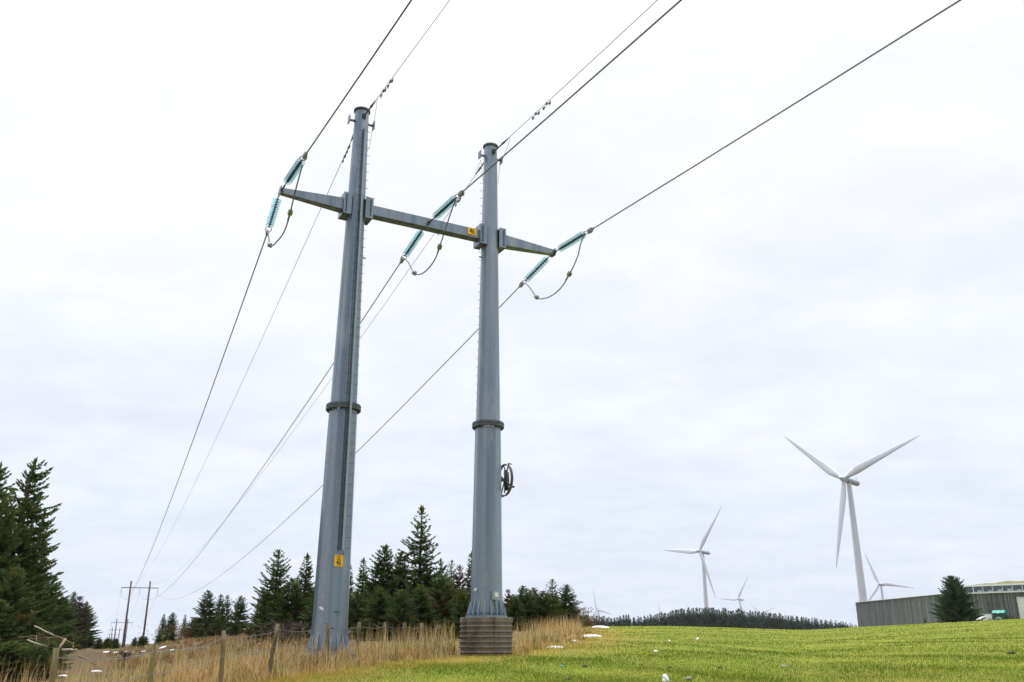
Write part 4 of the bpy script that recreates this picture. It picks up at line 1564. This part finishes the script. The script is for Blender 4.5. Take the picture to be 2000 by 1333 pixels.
# back row filling the wood, and saplings on the slope
for i in range(20):
    px = 515 + i * 21 + rnd.uniform(-8, 8)
    tree(px, 1128 + rnd.uniform(-10, 25) + (18 if 640 < px or px < 560 else 0), rnd.uniform(62, 70), rnd.choice(['dense', 'dense2', 'slim']), 1.5, 'dark spruce in the back row of the wood, mostly hidden by nearer trees', 'back row of the wood')
for i in range(7):
    px = 1000 + i * 17 + rnd.uniform(-5, 5)
    tree(px, 1162 + rnd.uniform(-6, 10) + max(0, i - 5) * 8, rnd.uniform(68, 76), rnd.choice(['dense', 'dense2']), 1.6, 'dark spruce in the back row right of the right steel pole', 'back row at the end of the wood')
for i in range(9):
    tree(-30 + i * 16 + rnd.uniform(-5, 5), 1010 + i * 18 + rnd.uniform(-15, 15), 52 + i * 2.5, rnd.choice(['old', 'dense2']), 1.0, 'dark spruce deep inside the wood on the left edge', 'inner trees of the left wood')
for i in range(26):
    px = rnd.uniform(190, 410)
    py = 1265 - max(0, px - 270) * .17 - rnd.uniform(-3, 6)
    tree(px, py, rnd.uniform(78, 105), rnd.choice(['dense', 'browny', 'browny', 'dense2']), 1.7, 'low scrubby spruce sapling on the slope near the wooden pylon', 'saplings on the slope', sink=.05)

for i in range(16):
    px = -60 - i * 24 + rnd.uniform(-8, 8)
    tree(px, 900 - i * 3 + rnd.uniform(-40, 60), rnd.uniform(36, 50), rnd.choice(['old', 'old', 'dense2']), 1.05, 'spruce of the left wood standing outside the left edge of the photo', 'left wood outside the photo')
for i in range(26):
    px = rnd.uniform(-30, 104)
    py = 1236 + px * .26 + rnd.uniform(0, 30)
    tree(px, py, 27 + rnd.uniform(0, 9), rnd.choice(['dense', 'dense2']), 3.0, 'low green spruce bough near the ground before the left wood', 'low boughs under the left wood', sink=.05)

# far tree line beyond the field: top outline measured along the photo
OL = [(1150, 1206), (1168, 1203), (1200, 1206), (1222, 1199), (1245, 1205), (1262, 1203), (1285, 1197), (1310, 1193), (1330, 1188), (1352, 1187), (1378, 1186), (1400, 1188), (1430, 1188), (1452, 1192), (1470, 1194), (1500, 1195), (1522, 1198), (1535, 1203),
      (1560, 1204), (1600, 1208), (1640, 1214), (1672, 1220)]
ox, oy = zip(*OL)
ft = []
for row, (n, Y0, dyp) in enumerate(((112, 330, 0), (92, 352, 2))):
    for i in range(n):
        px = 1146 + (1674 - 1146) * (i + rnd.uniform(.1, .9)) / n
        if (1228 < px < 1236 or 1252 < px < 1258): continue
        me, h = FAR[rnd.randrange(3)]
        Y = Y0 + rnd.uniform(-9, 9)
        top = float(np.interp(px, ox, oy)) + abs(rnd.gauss(0, 3.6)) - 2 + dyp
        p = at(px, top, Y)
        z0 = g(p[0], p[1]) - .3
        o = link(me, 'spruce_tree', label='dark conifer in the far tree line beyond the green field', cat='tree', group='far tree line')
        s = max(2.5, p[2] - z0) / h / 1.03
        o.location = (p[0], p[1], z0); o.scale = (s * 1.08, s * 1.08, s); o.rotation_euler = (0, 0, rnd.uniform(0, 6.28))

# orange brown shrub at the end of the wood and grey scrub
def scrub(px, py, Y, w, h, m, label, n=900, cat='shrub'):
    R = np.random.default_rng(int(px))
    c = at(px, py, Y); c[2] = g(c[0], c[1])
    B = np.array([c] * n) + np.stack([R.normal(0, w * .28, n), R.normal(0, w * .28, n), R.random(n) ** 1.4 * h * .75], -1)
    d = R.normal(0, .6, (n, 3)) + np.array([0, 0, .8]); d /= np.linalg.norm(d, axis=1)[:, None]
    ln = R.uniform(.1, .3, n)[:, None]
    nn = np.cross(d, R.normal(0, 1, (n, 3))); nn /= np.linalg.norm(nn, axis=1)[:, None]
    v = np.stack([B, B + d * ln * .5 + nn * .025, B + d * ln, B + d * ln * .5 - nn * .025], 1).reshape(-1, 3) - c
    root = thing('shrub', tuple(c), label, cat)
    st = MB()
    for k in range(16):
        a = R.uniform(0, 6.28); e = R.uniform(.1, .4) * w
        st.tube([(0, 0, -.1), (math.cos(a) * e * .5, math.sin(a) * e * .5, h * .45), (math.cos(a) * e, math.sin(a) * e, h * R.uniform(.6, .95))], [.025, .018, .006], 5)
    st.build('stems', M['bark'], root)
    link(np_mesh('foliage', v, quads=np.arange(n * 4).reshape(-1, 4), mat=M[m], tint=np.repeat(R.random(n), 4)), 'foliage', root)


scrub(1128, 1215, 80, 2.6, 2.0, 'larch', 'orange brown shrub at the right end of the wood, above the snow', 1400)
scrub(1146, 1218, 88, 1.6, 1.2, 'larch', 'small brown shrub beside the far snow patch')
scrub(372, 1240, 84, 5, 1.6, 'larch', 'low rusty shrub on the slope below the small spruces', 1500)
scrub(245, 1283, 40, .35, .4, 'twigs', 'black uprooted stump with bare roots in the rough grass', 170, 'stump')
scrub(560, 1240, 42, 2.4, 1.2, 'twigs', 'grey leafless shrub in the shade left of the left steel pole', 700)
scrub(1085, 1225, 62, 2.4, 1.3, 'twigs', 'grey leafless shrub below the ragged spruce near the stake fence', 700)
scrub(1868, 1148, 118.5, .9, 5.6, 'larch', 'rust brown dead branch in the top of the bushy conifer', 30, 'branch')

# ------------------------------------------------------------------ building on the right hill
C0 = np.array([67.4, 182., 0]); C1 = np.array([69.9, 150., 0]); dC = np.array([8.9, -8., 0]); dC /= np.linalg.norm(dC)
C2 = C1 + dC * 46; C3 = C0 + dC * 46 + np.array([4, 12, 0])
RZ = 9.32
bd = thing('grey_building', (C1[0], C1[1], 3.2), 'long grey wood clad building with a white roller door and a band of clerestory windows', 'building')
BO = np.array(bd.location)


def clad_wall(name, a, b, z0, z1, skip=None, board=.22):
    L_ = np.linalg.norm(b - a); d = (b - a) / L_; n = np.cross(d, UP)
    V, Q, T = [], [], []
    R = np.random.default_rng(int(L_ * 10))
    nbd = int(L_ / board)
    w = L_ / nbd
    for i in range(nbd):
        t0, t1 = i * w, (i + 1) * w - .025
        pr = R.uniform(.0, .03)
        segs = [(z0, z1)]
        if skip and t1 > skip[0] and t0 < skip[1]:
            segs = [(skip[2], z1)]
        for za, zc in segs:
            k = len(V)
            for (t, z, o) in ((t0, za, pr), (t1, za, pr), (t1, zc, pr), (t0, zc, pr), (t0, za, -.08), (t1, za, -.08), (t1, zc, -.08), (t0, zc, -.08)):
                V.append(a + d * t + UP * z + n * o)
            for f in ((0, 1, 2, 3), (0, 3, 7, 4), (1, 5, 6, 2), (3, 2, 6, 7), (0, 4, 5, 1)):
                Q.append([k + j for j in f])
            T += [R.uniform(0, 1)] * 8
    me = np_mesh(name, np.array(V) - BO, quads=np.array(Q), mat=M['clad'], tint=np.array(T))
    return link(me, name, bd)


clad_wall('wall', C0, C1, .5, RZ - .06, board=.16)
dr0 = 10.55; drW = 7.5
clad_wall('wall', C1, C2, .5, RZ - .16, skip=(dr0, dr0 + drW, 8.55))
m = MB()
for a, b in ((C2, C3), (C3, C0)):
    L_ = np.linalg.norm(b - a); d = (b - a) / L_
    m.box((a + b) / 2 + UP * 5, (L_, .2, 8.5), (d, np.cross(UP, d), UP))
m.build('wall', M['clad'], bd, BO)
m = MB()   # roof deck and pale coping
ins = [C0 + np.array([.3, -.1, 0]), C1 + np.array([.3, .2, 0]), C2 + np.array([-.2, .4, 0]), C3 + np.array([-.5, -.5, 0])]
m.add([p + UP * (RZ - .2) for p in ins] + [p + UP * (RZ - .35) for p in ins], [(0, 1, 2, 3), (7, 6, 5, 4), (0, 4, 5, 1), (1, 5, 6, 2), (2, 6, 7, 3), (3, 7, 4, 0)])
m.build('roof', M['galv_dark'], bd, BO)
m = MB()
L_ = np.linalg.norm(C1 - C0); d = (C1 - C0) / L_
m.box((C0 + C1) / 2 + UP * (RZ - .02), (L_ + .2, .34, .09), (d, np.cross(UP, d), UP))
L_ = np.linalg.norm(C2 - C1)
m.box((C2 + C1) / 2 + UP * (RZ - .10) - np.cross(dC, UP) * -.06, (L_, .36, .13), (dC, np.cross(UP, dC), UP))
m.build('coping', M['white_wood'], bd, BO)
nF = np.cross(dC, UP)          # outward normal of the front wall
# roller door
m = MB()
dz0, dz1 = 4.0, 8.5
k = 0
z = dz0
while z < dz1 - .01:
    m.box(C1 + dC * (dr0 + drW / 2) + UP * (z + .11) - nF * .02, (drW - .2, .07, .205), (dC, nF, UP)); z += .22
do = m.build('roller_door', M['door'], bd, BO)
m = MB()
for s in (-.02, drW - .06):
    m.box(C1 + dC * (dr0 + s + .04) + UP * 6.2 + nF * .03, (.14, .14, 4.6), (dC, nF, UP))
m.box(C1 + dC * (dr0 + drW / 2) + UP * 8.56 + nF * .03, (drW + .3, .14, .12), (dC, nF, UP))
m.build('door_frame', M['rod'], do, BO)
m = MB(); m.box(C1 + dC * 6.6 + UP * 7.6 + nF * .10, (.22, .12, .22), (dC, nF, UP)); m.build('wall_lamp', M['bolt'], bd, BO)
m = MB(); m.box(C1 + dC * 4.2 + UP * 6.5 + nF * .05, (.06, .06, 5.2), (dC, nF, UP)); m.build('wall_seam', M['rod'], bd, BO)
# clerestory storey set back above the front wall
U0 = C1 + dC * 1.6 - nF * .9
cz0, cz1 = RZ + .02, RZ + .92
pw = 1.42
npn = 30
for i in range(npn):
    a = U0 + dC * i * pw
    m = MB()
    m.box(a + UP * (cz0 + cz1) / 2 + nF * .03, (.13, .16, cz1 - cz0), (dC, nF, UP))
    fr = m.build('window', M['white_wood'], bd, BO)
    m = MB(); m.box(a + dC * pw / 2 + UP * ((cz0 + cz1) / 2 + .03) - nF * .03, (pw - .13, .03, cz1 - cz0 - .02), (dC, nF, UP)); m.build('pane', M['glass'], fr, BO)
    if i > 1:
        m = MB(); hh = rnd.uniform(.25, .42); m.box(a + dC * pw * rnd.uniform(.62, .74) + UP * (cz0 + hh / 2 + .03) + nF * .0, (pw * rnd.uniform(.36, .5), .02, hh), (dC, nF, UP)); m.build('blind', M['curtain'], fr, BO)
m = MB(); Lu = npn * pw
m.box(U0 + dC * Lu / 2 + UP * (cz0 + .05) + nF * .06, (Lu + .3, .26, .10), (dC, nF, UP)); m.build('sill', M['white_wood'], bd, BO)
m = MB(); m.box(U0 + dC * Lu / 2 - nF * 7.0 + UP * (cz1 + .13), (Lu + 1.6, 15.0, .22), (dC, nF, UP)); m.build('upper_roof', M['galv'], bd, BO)
m = MB(); m.box(U0 + dC * Lu / 2 + UP * (cz1 + .14) + nF * .54, (Lu + 1.7, .06, .26), (dC, nF, UP)); m.build('fascia', M['white_wood'], bd, BO)
m = MB(); m.box(U0 + dC * Lu / 2 - nF * 6.4 + UP * (cz0 + cz1) / 2, (Lu, 12.6, cz1 - cz0), (dC, nF, UP)); m.build('upper_wall', M['clad'], bd, BO)
# turf on the upper roof: low mound
nx_, ny_ = 40, 12
V = []
for i in range(nx_ + 1):
    for j in range(ny_ + 1):
        u, w_ = i / nx_, j / ny_
        hgt = cz1 + .28 + .75 * min(1, u * 6, (1 - u) * 8) ** 1 * (math.sin(math.pi * min(1, w_ * 1.1)) ** .6 if 0 < w_ < 1 else 0) * (.85 + .2 * math.sin(i * 1.7 + j))
        V.append(U0 + dC * (Lu * u + .1) - nF * (14.0 * w_ - .3) + UP * (hgt - (.02 if w_ in (0, 1) or u in (0, 1) else 0)))
Q = [(i * (ny_ + 1) + j, (i + 1) * (ny_ + 1) + j, (i + 1) * (ny_ + 1) + j + 1, i * (ny_ + 1) + j + 1) for i in range(nx_) for j in range(ny_)]
M['turf'] = mat('roof turf', (.13, .13, .022), .95, noise=[(1.2, (1, 1, 1), (.22, .15, .06), .42, .62), (3, (1, 1, 1), (.10, .11, .02), .5, .7)])
m = MB(); m.add(V, Q, 0, True); m.build('roof_turf', M['turf'], bd, BO)

# ------------------------------------------------------------------ things in the yard
def yard(px, py, t_front):
    """a point t_front metres in front of the facade under the given column"""
    n = nF
    p = on_plane(px, py, C1 + nF * t_front + UP * 5, nF)
    return np.array([p[0], p[1], g(p[0], p[1])])


def lump(name, c, size, m, label, cat, group=None, seed=1, flat=1.0, parent=None):
    R = random.Random(seed)
    bm = bmesh.new()
    bmesh.ops.create_icosphere(bm, subdivisions=3, radius=1)
    o1 = [R.uniform(0, 9) for _ in range(3)]
    for v in bm.verts:
        d = 1 + .22 * math.sin(v.co.x * 3.1 + o1[0]) * math.cos(v.co.y * 2.7 + o1[1]) + .12 * math.sin(v.co.z * 5 + v.co.x * 4 + o1[2]) + R.uniform(-.03, .03)
        v.co *= d
        if v.co.z < -.35: v.co.z = -.35
        v.co.x *= size[0] / 2; v.co.y *= size[1] / 2; v.co.z *= size[2] / 2 * flat
    me = bpy.data.meshes.new(name); bm.to_mesh(me); bm.free()
    me.materials.append(m)
    me.polygons.foreach_set('use_smooth', [False] * len(me.polygons))
    o = link(me, name, label=label, cat=cat, group=group)
    o.location = (c[0], c[1], c[2] + size[2] * .15)
    o.rotation_euler = (0, 0, R.uniform(0, 6))
    return o


ab = (dC, nF, UP)
c = yard(1953, 1205, 3.0)
bn = thing('container', tuple(c), 'dark green waste container with a bright green peaked lid by the roller door', 'container')
m = MB(); m.box(c + UP * .55, (1.55, 1.2, .95), ab); m.box(c + UP * .6 + nF * .61, (1.0, .04, .25), ab)
for s in (-1, 1): m.box(c + UP * .06 + dC * s * .7, (.25, .9, .14), ab)
m.build('body', M['dark_green'], bn, c)
m = MB(); A = c + UP * 1.03
vs = [A + dC * x * .86 + nF * y * .72 + UP * z for x in (-1, 1) for (y, z) in ((1, 0), (1, .12), (.1, .5), (-1, .54), (-1, 0))]
m.add(vs, [(0, 1, 2, 3, 4), (9, 8, 7, 6, 5)] + [(i, i + 5, (i + 1) % 5 + 5, (i + 1) % 5) for i in range(5)]); lo = m.build('lid', M['green_bin'], bn, c)
m = MB(); m.box(A + nF * .735 + UP * .07, (.25, .03, .10), ab); m.build('label_plate', M['white_tag'], lo, c)
c = yard(1931, 1207, 2.6)
bx_ = thing('white_crate', tuple(c), 'white box standing between the white heap and the green container', 'box')
m = MB(); m.box(c + UP * .55, (1.15, .9, 1.05), ab); m.build('body', M['white_wood'], bx_, c)
m = MB(); m.box(c + UP * 1.10, (1.2, .95, .06), ab); m.box(c + UP * .55 + dC * .62, (.08, .92, 1.1), ab); m.build('lid', M['plastic'], bx_, c)
c = yard(1918, 1212, 3.2)
lump('white_heap', c, (1.5, 1.0, 1.1), M['bag'], 'crumpled white tarpaulin heap beside the bushy conifer', 'heap', seed=4)
lump('white_heap', c - dC * .75 + nF * .2, (.8, .6, .6), M['bag'], 'small white bundle at the left of the tarpaulin heap', 'heap', seed=9)
c = yard(1921, 1204, 2.0)
lump('soil_heap', c, (1.6, 1.2, 2.0), M['soil'], 'dark brush heap behind the white tarpaulin', 'heap', seed=6)
c = yard(1951, 1212, 4.6)
tr_ = MB(); tr_.ring(c - UP * .05, .42, .16, (dC, UP), 30, 10)
tr_.build('tyre', M['stone'], label='grey tyre half sunk in the grass before the green container', cat='tyre')
c = yard(1934, 1213, 4.4); lump('stone', c, (.9, .7, .8), M['stone'], 'grey rock in the grass before the white box', 'stone', seed=3)
c = yard(1968, 1207, 2.6)
pl = thing('pallet_stack', tuple(c), 'low stack of brown pallets between green container and roller door', 'pallets')
for k in range(4):
    m = MB()
    for j in range(5): m.box(c + UP * (.13 + k * .16) + nF * (j - 2) * .22, (1.2, .14, .03), ab)
    for j in range(3): m.box(c + UP * (.07 + k * .16) + dC * (j - 1) * .52, (.1, .98, .09), ab)
    m.build('pallet', M['log'], pl, c)
c = yard(1904, 1208, 2.4)
m = MB(); m.box(c + UP * 1.15, (.09, .05, 2.5), ((dC + UP * -.0), nF, (UP - dC * .16) / np.linalg.norm(UP - dC * .16))); m.box(c + UP * .12, (.18, .12, .24), ab)
m.build('stake', M['white_wood'], label='thin pale stake leaning right of the bushy conifer', cat='stake')

# ------------------------------------------------------------------ snow, stones, litter, timber


def snow_patch(px, py, wpx, label, depth=1.0, seed=0, h=.12):
    c = hit(px, py)
    R = random.Random(seed + int(px))
    rx = wpx / 1840 * c[1] / 2 * (.72 if px < 345 else 1.0)
    ry = rx * depth
    n, rings = 26, 5
    h = min(h, rx * .18)
    ph = [R.uniform(0, 6.28) for _ in range(3)]
    V = [np.array([0, 0, g(c[0], c[1]) + h])]
    for q in range(1, rings + 1):
        f = q / rings
        for k in range(n):
            w = 6.283 * k / n
            e = 1 + .25 * math.sin(2 * w + ph[0]) + .18 * math.sin(3 * w + ph[1]) + .1 * math.sin(7 * w + ph[2])
            x, y = math.cos(w) * rx * f * e, math.sin(w) * ry * f * e
            V.append(np.array([x, y, g(c[0] + x, c[1] + y) + h * (1 - f ** 3) - (.05 if q == rings else 0) + R.uniform(-.01, .015)]))
    fs = [(0, 1 + k, 1 + (k + 1) % n) for k in range(n)]
    for q in range(rings - 1):
        for k in range(n):
            a, b = 1 + q * n + k, 1 + q * n + (k + 1) % n
            fs.append((a, a + n, b + n, b))
    m = MB(); m.add([v - np.array([0, 0, c[2]]) for v in V], fs, 0, True)
    o = m.build('snow_patch', M['snow'], label=label, cat='snow', group='patches of old snow')
    o.location = tuple(c)
    return o


SN = [(1172, 1226.0, 34, 'long snow patch at the top of the field below the far trees', .5), (1158, 1244, 36, 'narrow snow patch right of the stake fence', .5), (1084, 1266, 34, 'flat snow patch in the grass right of the ribbed concrete pier', .4),
      (1121, 1243, 18, 'snow bank behind the stakes of the distant fence', 2.2), (1138, 1230, 16, 'snow bank below the orange shrub', 2.6),
      (1122, 1252, 14, 'small snow patch left of the narrow one beside the stake fence', 1.0),
      (208, 1274, 14, 'small snow patch farthest left near the wooden pylon foot', 3), (232, 1275, 24, 'wide snow patch below the wooden pylon foot', 3), (262, 1274, 12, 'small snow patch between the two wooden poles', 3), (280, 1273, 10, 'tiny snow patch right of the second wooden pole', 3),
      (318, 1265, 16, 'snow patch beside the grey boulder', 3), (336, 1270, 10, 'snow spot below the grey boulder', 2),
      (123, 1321, 28, 'snow patch beside the nearest mossy fence post', .8), (188, 1312, 26, 'ragged snow patch in the dead grass left of the second post', .7), (124, 1306, 14, 'snow streak behind the nearest fence post', .8),
      (12, 1331, 30, 'snow remnant in the bottom left corner', .7), (40, 1285, 6, 'small snow spot on the moss under the left trees', 1), (30, 1295, 8, 'snow spot lowest under the left trees', 1)]
for i, (px, py, w, lab, dp) in enumerate(SN):
    snow_patch(px, py, w, lab, dp, i, h=.12 if px > 1100 and py < 1245 else (.10 if 190 < px < 345 and py < 1280 else .10))
c = at(340, 1264, 88); c[2] = g(c[0], c[1])
lump('boulder', c, (2.6, 2.0, 1.1), M['stone'], 'large grey boulder on the slope right of the wooden pylon', 'boulder', seed=12)
LIT = [(1300, 1330, .15, .17, 'bag', 'plastic_scrap', 'white crumpled scrap at the bottom edge of the field', 'litter'), (1281, 1273, .13, .07, 'bag', 'plastic_scrap', 'small white scrap in mid field right of the steel pylon', 'litter'),
       (1363, 1249, .14, .10, 'bag', 'plastic_scrap', 'tiny white speck far up the field', 'litter'), (1307, 1252, .12, .07, 'bag', 'plastic_scrap', 'tiny white speck left of the other far one', 'litter'),
       (1097, 1302, .11, .05, 'teal', 'plastic_scrap', 'teal scrap flat in the yellowish grass', 'litter'), (1532, 1300, .22, .03, 'plastic', 'plastic_scrap', 'flat grey scrap in the right part of the field', 'litter'),
       (1345, 1329, .14, .09, 'stone', 'stone', 'dark round stone at the bottom edge right of the white scrap', 'stone'), (1142, 1303, .12, .07, 'soil', 'soil_clod', 'brown clod right of the teal scrap', 'soil'), (1110, 1328, .14, .07, 'soil', 'soil_clod', 'brown clod near the bottom edge below the pier', 'soil'),
       (1307, 1305, .10, .06, 'soil', 'soil_clod', 'small dark clod above the white scrap', 'soil'), (1406, 1305, .10, .05, 'soil', 'soil_clod', 'dark clod right of centre in the field', 'soil'), (1975, 1277, .25, .09, 'soil', 'soil_clod', 'dark tuft clod near the right edge of the field', 'soil')]
for i, (px, py, w, h_, mk, nm, lab, cat) in enumerate(LIT):
    c = hit(px, py + (3 if h_ > .1 else 1)); lump(nm, c, (w, w * .8, h_ * 1.3), M[mk], lab, cat, seed=30 + i)

# broken timber in front of the left wood
TMB = [((68, 1222), (104, 1240), 34, .05, 'log_pale', 'pale bare trunk sloping down on top of the broken timber pile'), ((54, 1250), (112, 1270), 33, .06, 'log_pale', 'pale fallen trunk lying low under the pile'),
       ((56, 1248), (120, 1246), 34.5, .05, 'log', 'brown trunk lying level across the pile'), ((96, 1236), (142, 1260), 33.5, .05, 'log', 'brown trunk sloping down to the right of the pile'),
       ((126, 1250), (116, 1268), 32.5, .10, 'log', 'short thick brown stump post at the right of the pile'), ((54, 1222), (70, 1196), 35, .07, 'log', 'snapped brown trunk standing against the left trees'),
       ((80, 1262), (88, 1238), 33, .03, 'log', 'thin brown stick propping the pile'), ((143, 1256), (143, 1270), 33, .03, 'log', 'small upright stick at the right tip of the pile'), ((82, 1282), (97, 1257), 31, .03, 'log_pale', 'pale frayed stick leaning before the pile'),
       ((122, 1269), (152, 1270), 34, .10, 'log_pale', 'whitish rounded log with snow at the right foot of the pile'), ((152, 1280), (186, 1298), 31, .05, 'log', 'dark branch trailing off to the right in the grass'),
       ((35, 1246), (80, 1243), 35, .04, 'log', 'reddish branch sticking out left of the pile')]
for i, (a, b, Y, r, mk, lab) in enumerate(TMB):
    p, q = at(*a, Y), at(*b, Y - rnd.uniform(0, 1.5))
    m = MB()
    r *= .55
    mid = [p + (q - p) * t + np.array([0, rnd.uniform(-.05, .05), rnd.uniform(-.03, .03)]) for t in (0, .25, .5, .75, 1)]
    m.tube(mid, [r, r * .95, r * .9, r * .8, r * .6], 8)
    for k in range(2):
        t = rnd.uniform(.1, .9); s0 = p + (q - p) * t
        m.tube([s0, s0 + np.array([rnd.uniform(-.2, .2), rnd.uniform(-.2, .2), rnd.uniform(-.1, .3)])], [r * .3, .006], 5)
    m.build('fallen_trunk', M[mk], label=lab, cat='fallen timber', group='broken timber by the left wood')

for key, (root, h, used) in VAR.items():
    if not used:
        for ch in list(root.children): bpy.data.objects.remove(ch)
        bpy.data.objects.remove(root)

# ------------------------------------------------------------------ air
hz = MB(); hz.box((0, 4400, 62), (15000, 9400, 180))
hm = bpy.data.materials.new('haze'); hm.use_nodes = True
nt = hm.node_tree; nt.nodes.clear()
o_ = nd(nt, 'ShaderNodeOutputMaterial'); v_ = nd(nt, 'ShaderNodeVolumePrincipled')
v_.inputs['Color'].default_value = (.93, .955, 1, 1); v_.inputs['Density'].default_value = .00007; v_.inputs['Anisotropy'].default_value = .2
nt.links.new(v_.outputs[0], o_.inputs['Volume'])
hz.build('haze', hm, kind='stuff', label='thin winter haze over the land', cat='haze')
